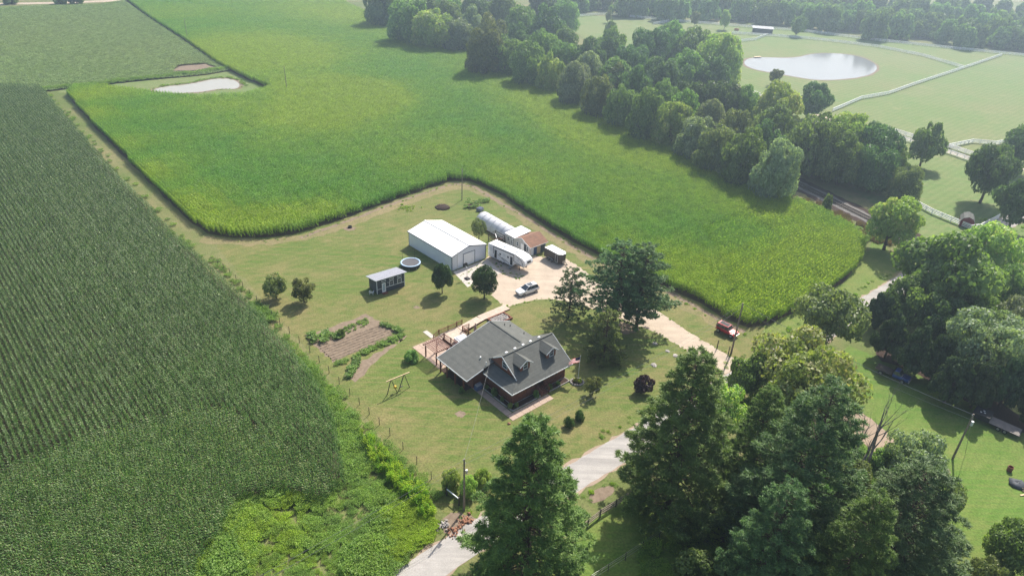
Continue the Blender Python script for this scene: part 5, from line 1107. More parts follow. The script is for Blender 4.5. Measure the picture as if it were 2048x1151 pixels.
def cabin(par, b, t, zb, zt, wb, wt, mat, glass=True, splits=(0.5, ), pil=.07):
    """tapered cabin; b,t = (rear x, front x) at belt and roof."""
    P = lambda x, y, z: Vector((x, y, z))
    c = [P(b[0], -wb, zb), P(b[1], -wb, zb), P(b[1], wb, zb), P(b[0], wb, zb)]; r = [P(t[0], -wt, zt), P(t[1], -wt, zt), P(t[1], wt, zt), P(t[0], wt, zt)]
    MB().add(c + r, [(0, 1, 5, 4), (1, 2, 6, 5), (2, 3, 7, 6), (3, 0, 4, 7), (3, 2, 1, 0)]).build('cabin', M[mat], par)
    MB().loft([[q for q in r], [q + Vector((0, 0, .03)) for q in r], [q * .0 + Vector((q.x * .97 + (t[0] + t[1]) / 2 * .03, q.y * .9, q.z + .075)) for q in r]]).build('roof', M[mat], par)
    def pane(a, b_, c_, d_, name):
        n_ = (b_ - a).cross(d_ - a).normalized(); ce = (a + b_ + c_ + d_) / 4
        if n_.dot(ce - Vector(((b[0] + b[1]) / 2, 0, (zb + zt) / 2))) < 0: n_ = -n_
        q = [x.lerp(ce, pil) + n_ * .012 for x in (a, b_, c_, d_)]; MB().ext(q, -n_ * .02).build(name, M['glass'], par)
    pane(c[1], c[2], r[2], r[1], 'windscreen'); pane(c[3], c[0], r[0], r[3], 'rear_window')
    cuts = [0] + list(splits) + [1]
    for i, j in ((0, 1), (3, 2)):
        for f0, f1 in zip(cuts, cuts[1:]): pane(c[i].lerp(c[j], f0), c[i].lerp(c[j], f1), r[i].lerp(r[j], f1), r[i].lerp(r[j], f0), 'side_window')
# white SUV
so = G(1030, 592); sv = thing('parked_suv', 'white SUV with glass roof parked on the gravel', 'car', uv(so, 2.85, -.38), YAW + PI - R(5.7))
MB().loft([sec(-2.42, .80, .42, .95), sec(-2.3, .92, .34, 1.08), sec(-1.6, .96, .30, 1.10), sec(0, .96, .28, 1.06), sec(1.0, .96, .30, 1.04), sec(1.9, .93, .32, .98), sec(2.3, .84, .36, .88), sec(2.45, .68, .42, .78)]).build('body', M['carwhite'], sv)
cabin(sv, (-2.25, 1.05), (-1.95, .15), 1.05, 1.66, .88, .66, 'carwhite', splits=(.30, .66))
MB().box(-1.1, .0, -.48, .48, 1.735, 1.75).build('sunroof', M['glass'], sv)
for s in (-1, 1):
    MB().bar((-1.8, s * .62, 1.76), (-.1, s * .62, 1.76), .04, .05).build('roof_rail', M['silver'], sv); MB().box(.75, .95, s * 1.0 - .08, s * 1.0 + .08, 1.05, 1.2).build('mirror', M['carwhite'], sv); MB().box(2.2, 2.38, s * .66 - .14, s * .66 + .14, .74, .86).build('headlight', M['lamp'], sv); MB().box(-2.42, -2.28, s * .76 - .12, s * .76 + .12, .85, 1.0).build('tail_light', M['tail'], sv)
    for x in (-1.45, 1.45): wheel(sv, x, s * .86)
MB().box(2.40, 2.47, -.45, .45, .52, .76).build('grille', M['black'], sv)
# red boxy 4x4
jo = G(1410 + 490 * .10426, 600 + 740 * .10426); jp = thing('parked_jeep', 'red boxy off road vehicle with black roof panel by the corn', 'car', uv(jo, .88, 1.45), YAW - PI / 2 + R(3))
MB().loft([sec(-1.95, .74, .55, 1.1), sec(-1.85, .80, .50, 1.15), sec(.5, .80, .50, 1.12), sec(.62, .76, .52, 1.10), sec(1.75, .66, .55, 1.02), sec(1.85, .62, .60, .98)]).build('body', M['red'], jp)
cabin(jp, (-1.9, .62), (-1.85, .32), 1.11, 1.76, .76, .68, 'red', splits=(.36, .68))
MB().box(-1.6, .2, -.5, .5, 1.84, 1.865).build('roof_panel', M['black'], jp); MB().box(1.86, 2.05, -.8, .8, .52, .68).build('bumper', M['silver'], jp); MB().box(-2.1, -1.96, -.75, .75, .5, .66).build('bumper', M['black'], jp); MB().box(1.84, 1.88, -.4, .4, .66, .95).build('grille', M['black'], jp)
MB().cyl((-1.96, 0, 1.05), (-2.18, 0, 1.05), .38, .38, 16).build('spare_wheel', M['black'], jp)
for s in (-1, 1):
    MB().blob((1.88, s * .5, .85), .1, 8, 4).build('headlight', M['lamp'], jp); MB().box(.45, .6, s * .9 - .09, s * .9 + .09, 1.15, 1.33).build('mirror', M['black'], jp)
    for x in (-1.3, 1.28): wheel(jp, x, s * .80, .42, .28); MB().loft([[(x - .6, s * .66, .7), (x - .6, s * .97, .66), (x - .6, s * .97, .72), (x - .6, s * .66, .78)], [(x - .3, s * .66, .93), (x - .3, s * .97, .91), (x - .3, s * .97, .97), (x - .3, s * .66, .99)], [(x + .3, s * .66, .93), (x + .3, s * .97, .91), (x + .3, s * .97, .97), (x + .3, s * .66, .99)], [(x + .6, s * .66, .7), (x + .6, s * .97, .66), (x + .6, s * .97, .72), (x + .6, s * .66, .78)]]).build('fender', M['red'], jp)
# blue flatbed truck
bo = G(1786, 754); bt = thing('flatbed_truck', 'bright blue flatbed truck parked under the cedars', 'truck', bo, YAW - PI / 2 + R(6))
MB().loft([sec(-.1, .86, .5, 1.15), sec(.9, .90, .5, 1.15), sec(1.2, .90, .5, 1.13), sec(2.3, .86, .52, 1.08), sec(2.45, .76, .58, 1.0)]).build('body', M['blue'], bt); cabin(bt, (-.05, 1.3), (.05, .75), 1.13, 1.78, .82, .70, 'blue', splits=())
MB().box(-2.9, -.2, -1.0, 1.0, .85, .95).build('bed', M['darkpost'], bt); MB().box(-.2, -.13, -.95, .95, .96, 1.7).build('headboard', M['black'], bt); MB().box(-2.8, 2.2, -.4, .4, .5, .7).build('chassis', M['black'], bt); MB().box(2.46, 2.6, -.85, .85, .5, .66).build('bumper', M['steel'], bt)
for s in (-1, 1):
    MB().box(2.4, 2.48, s * .62 - .12, s * .62 + .12, .8, .95).build('headlight', M['lamp'], bt)
    for x in (-1.9, 1.6): wheel(bt, x, s * .80, .40, .28)
# black flatbed trailer with wooden deck
fo = G(1992, 852); ft = thing('flatbed_trailer', 'black flatbed trailer with grey plank deck at the right edge', 'trailer', fo, YAW - PI / 2 + R(4))
MB().box(-1.0, 3.2, -1.1, 1.1, .62, .72).build('frame', M['black'], ft); MB().box(-3.4, -1.05, -1.15, 1.15, .62, 1.5).build('cargo_box', M['black'], ft)
mm = MB().box(0, 4.1, -.12, .12, .725, .76).mesh('deck_plank')
for i in range(8): o = link('deck_plank', mm, pm('grey planks', (.26, .23, .21), (.18, .16, .15), 2, .9) if i == 0 else None, ft); o.location = (-1.0, -.98 + .28 * i, 0)
for x, y in ((-2.2, .3), (-2.0, -.2), (-2.5, -.35)): MB().blob((x, y, 1.53), .16, 8, 4, .1, .3).build('vent_lid', M['lamp'], ft)
for s in (-1, 1):
    for x in (.4, 1.3): wheel(ft, x, s * 1.0, .36, .22)
# fifth wheel camper
vo = G(960 + 900 * .09277, 470 + 770 * .09277); ra = uv(vo, -1.85, 8.75); rb_ = uv(vo, -.45, -1.2); ax = (rb_ - ra); rl = ax.length; axn = ax.normalized(); side = Vector((-axn.y, axn.x, 0))
if side.dot(U) < 0: side = -side
rvt = thing('camper_trailer', 'long white fifth wheel camper with black stripes', 'camper', ra + ax / 2 + side * 1.25, math.atan2(axn.y, axn.x))
l2 = rl / 2 + .15
prof = [(-l2, .55), (l2 - 3.4, .55), (l2 - 2.9, 1.35), (l2 - .35, 1.35), (l2, 1.75), (l2 + .05, 2.3), (l2 - .25, 2.85), (l2 - .9, 3.25), (l2 - 2.4, 3.5), (-l2, 3.45)]
MB().ext([(x, -1.25, z) for x, z in prof], (0, 2.5, 0)).build('body', M['white'], rvt)
MB().ext([(x, -1.18, z) for x, z in ((-l2 + .08, 3.452), (l2 - 2.45, 3.508), (l2 - 2.45, 3.55), (-l2 + .08, 3.49))], (0, 2.36, 0)).build('roof', M['white_roof'], rvt)
ys = -1.25 if side.dot(V) < 99 else 1.25                    # the side facing the drive
ys = 1.25 if (Matrix.Rotation(math.atan2(axn.y, axn.x), 3, 'Z') @ Vector((0, 1, 0))).dot(U) < 0 else -1.25
sg = 1 if ys > 0 else -1
def side_box(x0, x1, z0, z1, name, mat, d=.02, par=rvt): y0, y1 = sorted((ys - sg * .005, ys + sg * d)); return MB().box(x0, x1, y0, y1, z0, z1).build(name, M[mat], par)
for x, w_, h0 in ((-3.3, .62, .75), (1.15, .62, .75)): d_ = side_box(x, x + w_, h0, h0 + 1.85, 'door', 'black', .03); side_box(x + .1, x + w_ - .1, h0 + .9, h0 + 1.7, 'pane', 'glass', .045, d_)
for x0, x1, z0, z1 in ((-l2 + .4, -l2 + 1.3, 2.0, 2.8), (-1.9, -1.5, 1.9, 2.3), (-.9, -.2, 2.0, 2.6), (.3, .7, 2.0, 2.4), (2.9, 3.5, 2.2, 2.75)): side_box(x0, x1, z0, z1, 'window', 'glass' if x1 - x0 < .6 else 'trim', .03)
for a, b in (((-3.6, 3.2), (2.1, 3.2)), ((-3.62, 3.2), (-3.62, 1.6)), ((2.1, 3.2), (2.1, 1.8)), ((-2.4, 1.9), (-.2, .8)), ((-1.2, 1.5), (.8, .9)), ((2.2, 1.9), (4.2, 1.5)), ((2.4, 1.5), (4.6, 1.4)), ((l2 - 2.6, 3.3), (l2 - .9, 2.6)), ((l2 - .9, 2.6), (l2 - .5, 1.5))):
    MB().bar((a[0], ys + sg * .012, a[1]), (b[0], ys + sg * .012, b[1]), .02, .09 if a[1] != 3.2 else .14, (0, 0, 1)).build('stripe', M['black'], rvt)
MB().bar((-3.6, ys + sg * .1, 3.32), (2.2, ys + sg * .1, 3.32), .14, .12).build('awning', M['charcoal'], rvt)
MB().box(l2 - .12, l2 + .07, -.55, .55, 2.15, 2.6).build('front_cap', M['black'], rvt)
for x, y in ((-l2 + 1.6, .2), (-1.3, .0), (2.0, .1)): MB().loft([[(x - .4, y - .35, 3.5), (x + .4, y - .35, 3.5), (x + .4, y + .35, 3.5), (x - .4, y + .35, 3.5)], [(x - .3, y - .28, 3.68), (x + .3, y - .28, 3.68), (x + .3, y + .28, 3.68), (x - .3, y + .28, 3.68)]]).build('roof_vent', M['trim'], rvt)
for x in (-2.0, -1.05):
    for s in (-1, 1): wheel(rvt, x, s * 1.08, .38, .24)
for i in range(3): y0, y1 = sorted((ys + sg * (.08 + .28 * i), ys + sg * (.3 + .28 * i))); MB().box(1.1, 1.8, y0, y1, .55 - .2 * i, .6 - .2 * i).build('entry_step', M['steel'], rvt)
for s in (-.7, .7): MB().box(l2 - 1.9, l2 - 1.78, s - .06, s + .06, .0, 1.36).build('landing_leg', M['black'], rvt)
MB().box(-l2 + .1, l2 - 3.4, -1.1, 1.1, .38, .548).build('underframe', M['black'], rvt); MB().box(l2 - 1.0, l2 - .6, -.2, .2, .85, 1.349).build('hitch_pin', M['black'], rvt)
# dark cargo trailer
to = G(960 + 1680 * .09277, 470 + 650 * .09277); ct = thing('cargo_trailer', 'dark enclosed cargo trailer with white roof', 'trailer', uv(to, 1.15, 2.2), YAW - PI / 2)
M['trailer'] = pm('dark brown trailer skin', (.055, .048, .044), (.042, .037, .035), 1, .35, .2)
pf_ = [(-2.25, -1.12), (2.1, -1.12), (2.75, -.45), (2.75, .45), (2.1, 1.12), (-2.25, 1.12)]
MB().ext([(x, y, .45) for x, y in pf_], (0, 0, 1.98)).build('body', M['trailer'], ct); MB().ext([(x * .985, y * .97, 2.435) for x, y in pf_], (0, 0, .06)).build('roof', M['white_roof'], ct)
for x in (-.75, .15):
    for s in (-1, 1): wheel(ct, x, s * 1.18, .33, .2)
for s in (-1, 1): MB().loft([[(-1.3, s * 1.13, .55), (-1.3, s * 1.36, .55), (-1.3, s * 1.36, .6), (-1.3, s * 1.13, .6)], [(-.9, s * 1.13, .8), (-.9, s * 1.36, .8), (-.9, s * 1.36, .85), (-.9, s * 1.13, .85)], [(.3, s * 1.13, .8), (.3, s * 1.36, .8), (.3, s * 1.36, .85), (.3, s * 1.13, .85)], [(.7, s * 1.13, .55), (.7, s * 1.36, .55), (.7, s * 1.36, .6), (.7, s * 1.13, .6)]]).build('fender', M['steel'], ct)
f = MB()
for s in (-1, ):
    for q in ((1.2, 1.26, .55, 2.25), (1.9, 1.96, .55, 2.25)): f.box(q[0], q[1], s * 1.15 - .01, s * 1.15 + .01, q[2], q[3])
    f.box(1.2, 1.96, s * 1.15 - .01, s * 1.15 + .01, 2.25, 2.31); f.box(1.2, 1.96, s * 1.15 - .01, s * 1.15 + .01, .5, .55)
f.build('side_door', M['trim'], ct); t = MB(); t.bar((2.2, .8, .42), (3.9, 0, .42), .1, .1); t.bar((2.2, -.8, .42), (3.9, 0, .42), .1, .1); t.build('drawbar', M['black'], ct); MB().cyl((3.6, 0, 0), (3.6, 0, .7), .05).build('jack', M['steel'], ct); MB().box(2.755, 2.78, -.45, .45, .5, 1.0).build('stone_guard', M['steel'], ct)

# ------------------------------------------------------------------ garden, swing and yard things
GO = G(640, 700)
sheet('garden_soil', [uv(GO, *q) for q in ((-.2, .4), (0, 5.4), (12.2, 5.4), (12.7, .2), (13.0, -3.0), (.2, -4.4))], .012, M['garden_soil'], (.8, .3), label='bare tilled soil of the vegetable garden')
sheet('garden_soil', [uv(GO, *q) for q in ((1, -7.2), (13, -5.9), (14.2, -5.0), (7, -8.0), (.6, -11.2), (-.4, -9.0))], .012, M['garden_soil'], (.8, .4), label='worn brown path below the vegetable garden')
rg = bpy.data.objects.new('garden_ridges', None); COL.objects.link(rg); rg.location = GO; rg.rotation_euler = (0, 0, YAW); tag(rg, 'raised soil ridges of the tilled garden', kind='structure')
for i in range(7):
    y = -3.9 + .72 * i; m = MB(); m.loft([[(x, y - .26 + random.uniform(-.05, .05), .013), (x, y + random.uniform(-.06, .06), .16 + random.uniform(-.04, .05)), (x, y + .26 + random.uniform(-.05, .05), .013)] for x in np.arange(.3, 12.3, .35)], closed=False, cap=False); m.build('ridge', M['garden_soil'], rg)
def rowpts(a, b, n, w, size, tone, k=4): return [(*(uv(GO, *[a[i] + (b[i] - a[i]) * t + random.uniform(-w, w) * (1 if i else .3) for i in (0, 1)])[:2]), .01, random.uniform(0, 6), random.uniform(*size), random.randrange(k), tone + random.uniform(-.2, .2)) for t in np.random.default_rng(5).random(n)]
scatter('vegetable_plants', 'tall pale flowering plants at the garden corner by the fence', rowpts((.2, 4.2), (4.6, 2.2), 34, 1.5, (.5, 1.5), .2), veg_c, M['veg'])
scatter('vegetable_plants', 'bright green low rows at the back of the garden', rowpts((5.2, 2.6), (11.2, 3.0), 60, .9, (.25, .55), .6), veg_c, M['veg'])
scatter('vegetable_plants', 'long leafy vegetable row at the front of the garden', rowpts((.4, -5.6), (13.6, -4.9), 85, .65, (.3, .85), .5), veg_c, M['veg'])
scatter('vegetable_plants', 'leafy clump below the front garden row', rowpts((.0, -9.5), (3.2, -6.6), 24, .8, (.5, 1.2), .3), veg_c, M['veg'])
scatter('vegetable_plants', 'small bushy plants at the right end of the garden', rowpts((12.4, .4), (13.9, -3.6), 16, .4, (.7, 1.2), .2), veg_c, M['veg'])
tree_at('tomato_bush', 'dark bushy plant between pale flowers and garden rows', 'shrub', uv(GO, 4.9, 1.6), 1.6, .9, None, 'bush', .0)
wo = G(760 + 210 * .0695, 720 + 985 * .0695); ws = thing('swing_set', 'wooden swing set with yellow toddler seat on the lawn', 'swing set', wo, YAW)
MB().bar((-.15, -.15, 2.65), (4.05, -.3, 2.65), .12, .16).build('beam', M['lumber'], ws)
for a, top in (((0, 0, 0), (.65, -.18, 2.58)), ((1.5, -.5, 0), (.75, -.2, 2.58)), ((2.15, -.05, 0), (3.0, -.26, 2.58)), ((3.75, -.6, 0), (3.1, -.28, 2.58))): MB().bar(a, top, .1, .1).build('leg', M['darkpost'], ws)
M['yellow'] = pm('yellow plastic', (.65, .42, .05), (.55, .36, .04)); st_ = MB().box(1.15, 1.5, -.45, -.05, .8, 1.2).build('toddler_seat', M['yellow'], ws)
for x in (1.17, 1.48): MB().bar((x, -.22, 1.2), (x, -.22, 2.6), .02, .02).build('rope', M['lumber'], st_)
s2 = MB().box(2.2, 2.7, -.35, -.15, .5, .54).build('swing_seat', M['black'], ws)
for x in (2.22, 2.68): MB().bar((x, -.25, .54), (x, -.25, 2.6), .02, .02).build('rope', M['steel'], s2)
c = G(885, 415); mp_ = thing('brush_pile', 'dark brown brush and ash pile on the back lawn', 'brush pile', c); MB().blob((0, 0, 0), 1.9, 18, 6, .12, .28).build('ash_heap', M['mulch'], mp_, True)
m = MB()
for i in range(60): a = random.uniform(0, 6.28); r_ = random.uniform(0, 1.8); p = Vector((math.cos(a) * r_, math.sin(a) * r_, .15 + random.uniform(0, .45))); q = p + Vector((random.uniform(-.8, .8), random.uniform(-.8, .8), random.uniform(-.15, .25))); m.cyl(p, q, .025, .015, 4)
tag(m.build('sticks', M['palebark'], mp_), kind='stuff')
scatter('cut_greens', 'heap of fresh yellow green cuttings on the back lawn', [(*(G(812 + random.gauss(0, 11), 416 + random.gauss(0, 3.2))[:2]), .0, random.uniform(0, 6), random.uniform(.12, .38), random.randrange(4), random.uniform(.6, 1.0)) for i in range(46)], weed_c, M['weed'])
rbx = thing('raised_bed', 'raised vegetable bed left of the blue crates', 'planter', G(944, 412), YAW); 
for q in ((-1.6, 1.6, -.7, -.62), (-1.6, 1.6, .62, .7), (-1.6, -1.52, -.61, .61), (1.52, 1.6, -.61, .61)): MB().box(*q, 0, .35).build('board', M['darkpost'], rbx)
MB().box(-1.51, 1.51, -.6, .6, 0, .3).build('soil', M['mulch'], rbx)
scatter('bed_plants', 'plants growing in and round the raised beds', [(*(G(944 + random.uniform(-14, 16), 411 + random.uniform(-9, 8))[:2]), .2, random.uniform(0, 6), random.uniform(.5, 1.0), random.randrange(4), .2) for i in range(26)] + [(*(G(970 + random.uniform(-9, 9), 402 + random.uniform(-3, 4))[:2]), .1, random.uniform(0, 6), random.uniform(.5, .9), random.randrange(4), .3) for i in range(14)], veg_c, M['veg'])
cb = thing('storage_crate', 'dark blue crate with white bands on the back lawn', 'crate', G(960, 421), YAW + .3)
MB().box(-.75, .75, -.6, .6, 0, .75).build('body', pm('navy plastic', (.03, .04, .10), (.02, .03, .08)), cb)
for z_ in (.2, .5): MB().box(-.78, .78, -.63, .63, z_, z_ + .06).build('band', M['trim'], cb)
fr = thing('fire_ring', 'small dark fire ring on the back lawn', 'fire ring', G(700, 455)); MB().loft([ring(.5, 0, 14), ring(.5, .35, 14), ring(.42, .35, 14), ring(.42, .05, 14)], cap=False).build('ring', M['black'], fr)
for x, y, r_, lb in ((1310, 687, .5, 'pale stone nearest the drive on the shaded lawn'), (1335, 702, .45, 'second pale stone in the lawn row'), (1351, 711, .5, 'third flat pale stone in the lawn row'), (1366, 719, .55, 'grey stone at the end of the lawn row'), (1308, 730, .6, 'low grey stone ring on the lawn by the purple bushes')):
    tag(MB().blob(G(x, y), r_, 9, 5, .2, .4).build('lawn_stone', M['rock']), lb, 'stone', 'stones set in the lawn')
tag(MB().blob(G(1018, 847), .28, 10, 6, .1, 1.0).build('clay_pot', M['brick']), 'small clay pot at the corner of the front walk', 'pot')
bnch = thing('lawn_bench', 'dark low bench under the feathery conifer', 'bench', G(1200, 719), .3); MB().box(-.9, .9, -.25, .25, .4, .46).build('seat', M['charcoal'], bnch)
for x in (-.75, .75): MB().box(x - .05, x + .05, -.22, .22, 0, .398).build('leg', M['charcoal'], bnch)
# rubble by the road
for x, y, n_, mt, lb in ((888, 1050, 26, 'rock', 'pile of pale rubble stones near the road'), (932, 1040, 30, 'brick', 'heap of orange brick rubble beside the roadside pole'), (912, 1062, 18, 'brick', 'low row of brick pieces along the road edge')):
    r_ = thing('rubble_pile', lb, 'rubble', G(x, y), random.uniform(0, 1)); m = MB()
    for i in range(n_ * 2): s_ = random.uniform(.06, .19); m.blob((random.gauss(0, .6), random.gauss(0, .35), s_ * .5 + abs(random.gauss(0, .1))), s_, 6, 4, .3, .7)
    tag(m.build('stones', M[mt], r_), kind='stuff')
tag(MB().box(-.6, .6, -.35, .35, 0, .12).build('concrete_slab', M['concrete']), 'broken concrete slab lying at the road edge', 'slab').location = G(921, 1073)
bn2 = thing('wheeled_bin', 'dark blue wheeled bin under the big roadside pine', 'bin', G(957, 1140), .7); MB().loft([[(-.26, -.3, .06), (.26, -.3, .06), (.26, .3, .06), (-.26, .3, .06)], [(-.32, -.38, 1.0), (.32, -.38, 1.0), (.32, .38, 1.0), (-.32, .38, 1.0)]]).build('body', pm('navy bin', (.02, .035, .09), (.015, .03, .07)), bn2); MB().box(-.34, .34, -.4, .42, 1.005, 1.07).build('lid', M['black'], bn2)
for s in (-1, 1): MB().cyl((s * .22, .3, .12), (s * .3, .3, .12), .12, .12, 12).build('wheel', M['black'], bn2)

# ------------------------------------------------------------------ poles, wires, fences
def utility_pole(px, py, H, label, group, rad=.15, arm=None, extras=()):
    r = thing('utility_pole', label, 'utility pole', G(px, py), 0, group); MB().tube([(0, 0, -.05), (0, 0, H)], [rad, rad * .62], 10).build('pole', M['pole'], r)
    if arm is not None: MB().bar((-math.cos(arm) * 1.1, -math.sin(arm) * 1.1, H - .6), (math.cos(arm) * 1.1, math.sin(arm) * 1.1, H - .6), .1, .12).build('crossarm', M['pole'], r)
    for k_ in (0, 1): MB().cyl((.12 * (k_ * 2 - 1), 0, H - .25 - .5 * k_), (.12 * (k_ * 2 - 1), 0, H - .1 - .5 * k_), .05, .035, 8).build('insulator', M['trim'], r)
    for z_, rr, hh_, mt in extras: MB().cyl((rr + .14, 0, z_), (rr + .14, 0, z_ + hh_), rr, rr, 12).build('transformer', M[mt], r)
    return r.location + Vector((0, 0, H - .1))
T3 = utility_pole(928, 1020, 8.9, 'wooden pole at the roadside corner of the lawn', 'roadside poles', .16, extras=((6.6, .16, .5, 'steel'), ))
T1 = utility_pole(1462, 707, 10.4, 'tall wooden pole at the drive entrance beside the red vehicle', 'roadside poles', .17)
T2 = utility_pole(1905, 917, 8.4, 'leaning right hand pole with transformer on the green lawn', 'roadside poles', .17, extras=((6.4, .2, .7, 'trim'), ))
T4 = utility_pole(924, 400, 8.4, 'slim pole at the back of the yard by the corn corner', 'field poles', .13)
T5 = utility_pole(574.5, 186, 9.5, 'slim pole standing in the green cornfield', 'field poles', .13)
T6 = utility_pole(376, 80, 9.5, 'farthest slim pole at the soybean boundary', 'field poles', .13)
def wire(name, label, a, b, sag, r=.015):
    pts = [a.lerp(b, i / 18) - Vector((0, 0, sag * 4 * (i / 18) * (1 - i / 18))) for i in range(19)]
    o = MB().tube(pts, r, 4).build(name, M['wire']); tag(o, label, 'power line')
wire('power_line', 'service wire from the roadside pole to the farmhouse gable', T3, uv(HO, .1, 5.6, 5.6), .6)
wire('power_line', 'upper wire between roadside corner pole and drive pole', T3, T1, .9); wire('power_line', 'lower wire between roadside corner pole and drive pole', T3 - Vector((0, 0, .8)), T1 - Vector((0, 0, .9)), 1.1)
wire('power_line', 'upper wire from drive pole to the right hand pole', T1, T2, .7, .03); wire('power_line', 'lower wire from drive pole to the right hand pole', T1 - Vector((0, 0, 1)), T2 - Vector((0, 0, .9)), 1.0)
xl = T3 + (T3 - T1).normalized() * 55; xl.z = 8.5
wire('power_line', 'upper wire running off left over the weeds', T3, xl, .8); wire('power_line', 'lower wire running off left over the weeds', T3 - Vector((0, 0, .8)), xl - Vector((0, 0, .8)), 1.0)
wire('power_line', 'field wire between yard pole and cornfield pole', T4, T5, 1.2, .015); wire('power_line', 'far field wire between cornfield pole and soybean pole', T5, T6, 1.2, .015)
gy = T2 + Vector((2.5, 1.2, -T2.z + .05)); wire('guy_wire', 'yellow sleeved guy wire beside the right hand pole', T2 - Vector((0, 0, .5)), gy, 0, .03)
for x, y, h_, lb in ((1434, 696, 1.7, 'short dark post left of the drive pole'), (1456, 710, 1.9, 'dark post right beside the drive pole')):
    o = MB().cyl((0, 0, -.05), (0, 0, h_), .1, .09, 8).build('short_post', M['darkpost']); o.location = G(x, y); tag(o, lb, 'post', 'short posts at the drive')
def fence(label, pts, step, post, rails, matp, matr, group=None, name='fence', rail_w=.04, rail_h=.12, cat='fence', post_h=1.4):
    r = thing(name, label, cat, Vector(pts[0]), 0, group); o0 = r.location.copy(); q = []
    for a, b in zip(pts, pts[1:]):
        k = max(1, round((b - a).length / step)); q += [a.lerp(b, i / k) for i in range(k)]
    q.append(pts[-1]); pmh = post.mesh('post')
    for p in q: o = link('post', pmh, M[matp], r); o.location = p - o0
    for z_ in rails:
        m = MB()
        for a, b in zip(q, q[1:]): m.bar(a - o0 + Vector((0, 0, z_)), b - o0 + Vector((0, 0, z_)), rail_w, rail_h)
        m.build('rail', M[matr], r)
    return r
WP = MB().box(-.07, .07, -.07, .07, 0, 1.45)
for lb, pp in (('long white fence along the back of the pasture', ((1152, 34), (1215, 30), (1330, 42), (1480, 54), (1600, 63), (1760, 83), (1900, 98), (2080, 116))),
    ('short slanting white fence at the back left of the pasture', ((1306, 50), (1346, 43))),
    ('white fence above the pasture pond running past the dark shed', ((1464, 68), (1540, 73), (1595, 77), (1664, 84), (1754, 95), (1845, 113), (1926, 137))),
    ('short white fence before the dark pasture shed', ((1473, 85), (1510, 81), (1534, 72))),
    ('white fence curving down right of the pasture pond', ((2003, 112), (1926, 138), (1827, 171), (1777, 189), (1722, 199), (1664, 224))),
    ('short white fence beside the lane below the pond', ((1491, 182), (1528, 197), (1560, 207))),
    ('white fence on the far side of the gravel lane', ((1785, 264), (1850, 284), (1900, 297), (1960, 317), (2040, 332))),
    ('white fence on the near side of the gravel lane', ((1790, 276), (1850, 295), (1900, 309), (1955, 329))),
    ('curved white fence right of the lone lane tree', ((1895, 296), (1944, 286), (1990, 290), (2030, 283))),
    ('white fence beside the red barn shed', ((1815, 402), (1863, 428), (1940, 460), (1958, 458), (1996, 438)))):
    fence(lb, GP(*pp), 2.4, WP, (.35, .72, 1.08, 1.36), 'vinyl', 'vinyl', 'white pasture fences', 'rail_fence', .14, .17)
tp_ = MB().cyl((0, 0, 0), (0, 0, 1.45), .055, .045, 6)
fence('wire fence on dark posts between lawn and cornfield', GP((436, 530), (460, 548), (500, 590), (560, 648), (620, 705), (700, 790), (780, 870), (893, 990)), 3.3, tp_, (.4, .75, 1.1, 1.35), 'darkpost', 'darkpost', None, 'wire_fence', .010, .010)
hb = thing('brace_posts', 'timber end brace of the wire fence by the roadside pole', 'fence', G(893, 990)); d_ = G(918, 1010) - G(893, 990); MB().cyl((0, 0, 0), (0, 0, 1.5), .1).build('post', M['darkpost'], hb); MB().cyl(d_, d_ + Vector((0, 0, 1.5)), .1).build('post', M['darkpost'], hb); MB().bar(Vector((0, 0, 1.2)), d_ + Vector((0, 0, 1.2)), .12, .12).build('rail', M['trim'], hb)
fence('weathered split rail fence below the road', GP((1150, 1072), (1200, 1032), (1262, 993), (1300, 965)), 2.6, MB().box(-.08, .08, -.08, .08, 0, 1.3), (.4, .8, 1.15), 'darkpost', 'pole', None, 'rail_fence', .08, .12)
fence('thin wire fence climbing out of the bottom edge', GP((1180, 1165), (1250, 1120), (1350, 1052)), 3.0, tp_, (.5, 1.0, 1.35), 'darkpost', 'wire', None, 'wire_fence', .02, .02)
fence('thin wire fence turning right under the pines', GP((1354, 1052), (1400, 1085), (1440, 1115)), 3.0, tp_, (.5, 1.0, 1.35), 'darkpost', 'wire', None, 'wire_fence', .02, .02)
# railway
RL = dense(GP((1560, 352), (1600, 370), (1660, 399), (1725, 431), (1800, 468), (1900, 517), (1990, 560)), 6); RL = RL[:]
sheet('railway_ballast', ribbon(RL, 5.0), .03, M['ballast'], (1.0, .3), label='grey stone ballast of the railway'); sheet('railway_verge', ribbon(RL, 9.0), .014, M['mulch'], (1.5, .5), label='dark cinder verge beside the railway')
rw_ = thing('railway_track', 'single railway track with dark sleepers beyond the corn', 'railway', RL[0])
slm = MB().box(-.12, .12, -1.3, 1.3, .03, .16).mesh('sleeper'); acc = dense(RL, .62)
for a, b in zip(acc, acc[1:]):
    o = link('sleeper', slm, M['darkpost'], rw_); o.location = a - RL[0]; d = b - a; o.rotation_euler = (0, 0, math.atan2(d.y, d.x))
for s in (-.72, .72):
    m = MB()
    for a, b in zip(RL, RL[1:]): d = (b - a).normalized(); nr = Vector((-d.y, d.x, 0)); m.bar(a - RL[0] + nr * s + Vector((0, 0, .24)), b - RL[0] + nr * s + Vector((0, 0, .24)), .08, .16)
    m.build('rail', pm('rusty rail', (.10, .075, .06), (.07, .05, .04), 3, .5, .5), rw_)
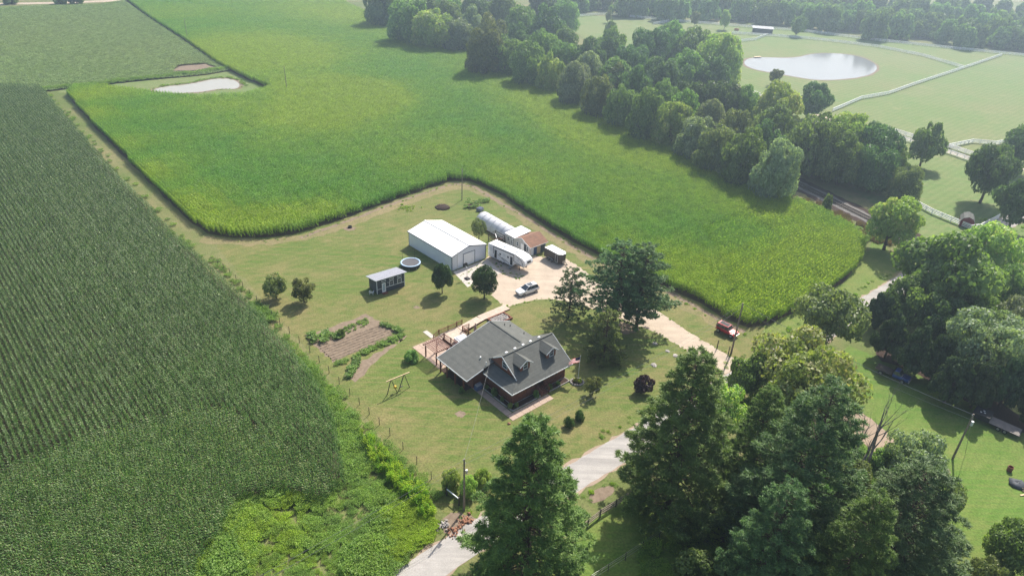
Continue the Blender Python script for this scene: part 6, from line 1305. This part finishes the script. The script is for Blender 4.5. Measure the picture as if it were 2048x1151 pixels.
# outbuildings far off
rs = thing('red_shed', 'small red barn shaped shed with grey gambrel roof', 'shed', G(1931, 449), R(-28)); gm = [(-1.5, 0), (1.5, 0), (1.5, 1.5), (1.0, 2.3), (0, 2.7), (-1.0, 2.3), (-1.5, 1.5)]
MB().ext([(x, -2.0, z) for x, z in gm], (0, 4.0, 0)).build('body', M['barnred'], rs); gr_ = [(1.62, 1.42), (1.07, 2.36), (0, 2.8), (-1.07, 2.36), (-1.62, 1.42)]
MB().loft([[(x, -2.15, z) for x, z in gr_] + [(x * .96, -2.15, z - .07) for x, z in gr_[::-1]], [(x, 2.15, z) for x, z in gr_] + [(x * .96, 2.15, z - .07) for x, z in gr_[::-1]]]).build('roof', M['shingle'], rs); MB().box(-.6, .6, -2.05, -2.003, .1, 1.8).build('door', M['barnred'], rs)
ds = thing('pasture_shed', 'low black run in shed with pale roof in the pasture', 'shed', G(1524, 66), R(-12)); MB().box(-5.5, 5.5, -2.2, 2.2, 0, 2.7).build('wall', M['charcoal'], ds); MB().slab([(-6, -2.7, 2.75), (6, -2.7, 2.75), (6, 2.7, 3.3), (-6, 2.7, 3.3)], .12).build('roof', pm('dull tin roof', (.30, .31, .33), (.24, .25, .27), 1, .7), ds)
fe = thing('hay_feeder', 'small orange feeder left of the pasture shed', 'feeder', G(1473, 61)); MB().loft([ring(1.4, 0, 14), ring(1.4, 1.0, 14), ring(1.25, 1.0, 14), ring(1.25, .1, 14)], cap=False).build('ring', pm('orange feeder', (.50, .20, .08), (.4, .16, .06)), fe)
do = thing('pond_dock', 'tiny wooden dock on the far pond shore', 'dock', G(1515, 115), R(20)); MB().box(-2.0, 2.0, -.7, .7, .3, .4).build('deck', M['lumber'], do)
for x in (-1.8, 1.8):
    for y in (-.6, .6): MB().cyl((x, y, 0), (x, y, .298), .08).build('pile', M['darkpost'], do)
jb = thing('scrap_pile', 'dark tarp covered scrap heap at the right edge', 'scrap pile', G(2035, 968), .5); MB().blob((0, 0, 0), 1.1, 12, 5, .25, .5).build('tarp', M['charcoal'], jb, True)
for i in range(7): MB().bar((random.uniform(-2, 0), random.uniform(-2.2, -1.0), .1), (random.uniform(-1, 1.5), random.uniform(-2, -.8), .15 + .05 * i), .2, .05).build('board', M['lumber'], jb)
tag(MB().loft([ring(.35, 0, 12), ring(.38, .8, 12), ring(.32, .8, 12), ring(.3, .1, 12)], cap=False).build('burn_barrel', M['brown']), 'rusty burn barrel near the right edge', 'barrel').location = G(2018, 941)

# ------------------------------------------------------------------ summer haze
hz = MB().box(-1490, 1890, -290, 2590, -1.0, 72.0).build('haze', None); tag(hz, 'thin summer haze over the whole valley', kind='stuff')
mh = bpy.data.materials.new('haze air'); mh.use_nodes = True; nh = mh.node_tree.nodes; nh.remove(nh['Principled BSDF']); pv = nh.new('ShaderNodeVolumePrincipled')
pv.inputs['Color'].default_value = (.64, .81, 1.0, 1); pv.inputs['Density'].default_value = .0007; pv.inputs['Anisotropy'].default_value = .7
mh.node_tree.links.new(pv.outputs[0], nh['Material Output'].inputs['Volume']); hz.data.materials.append(mh)
mh.cycles.volume_sampling = 'DISTANCE'
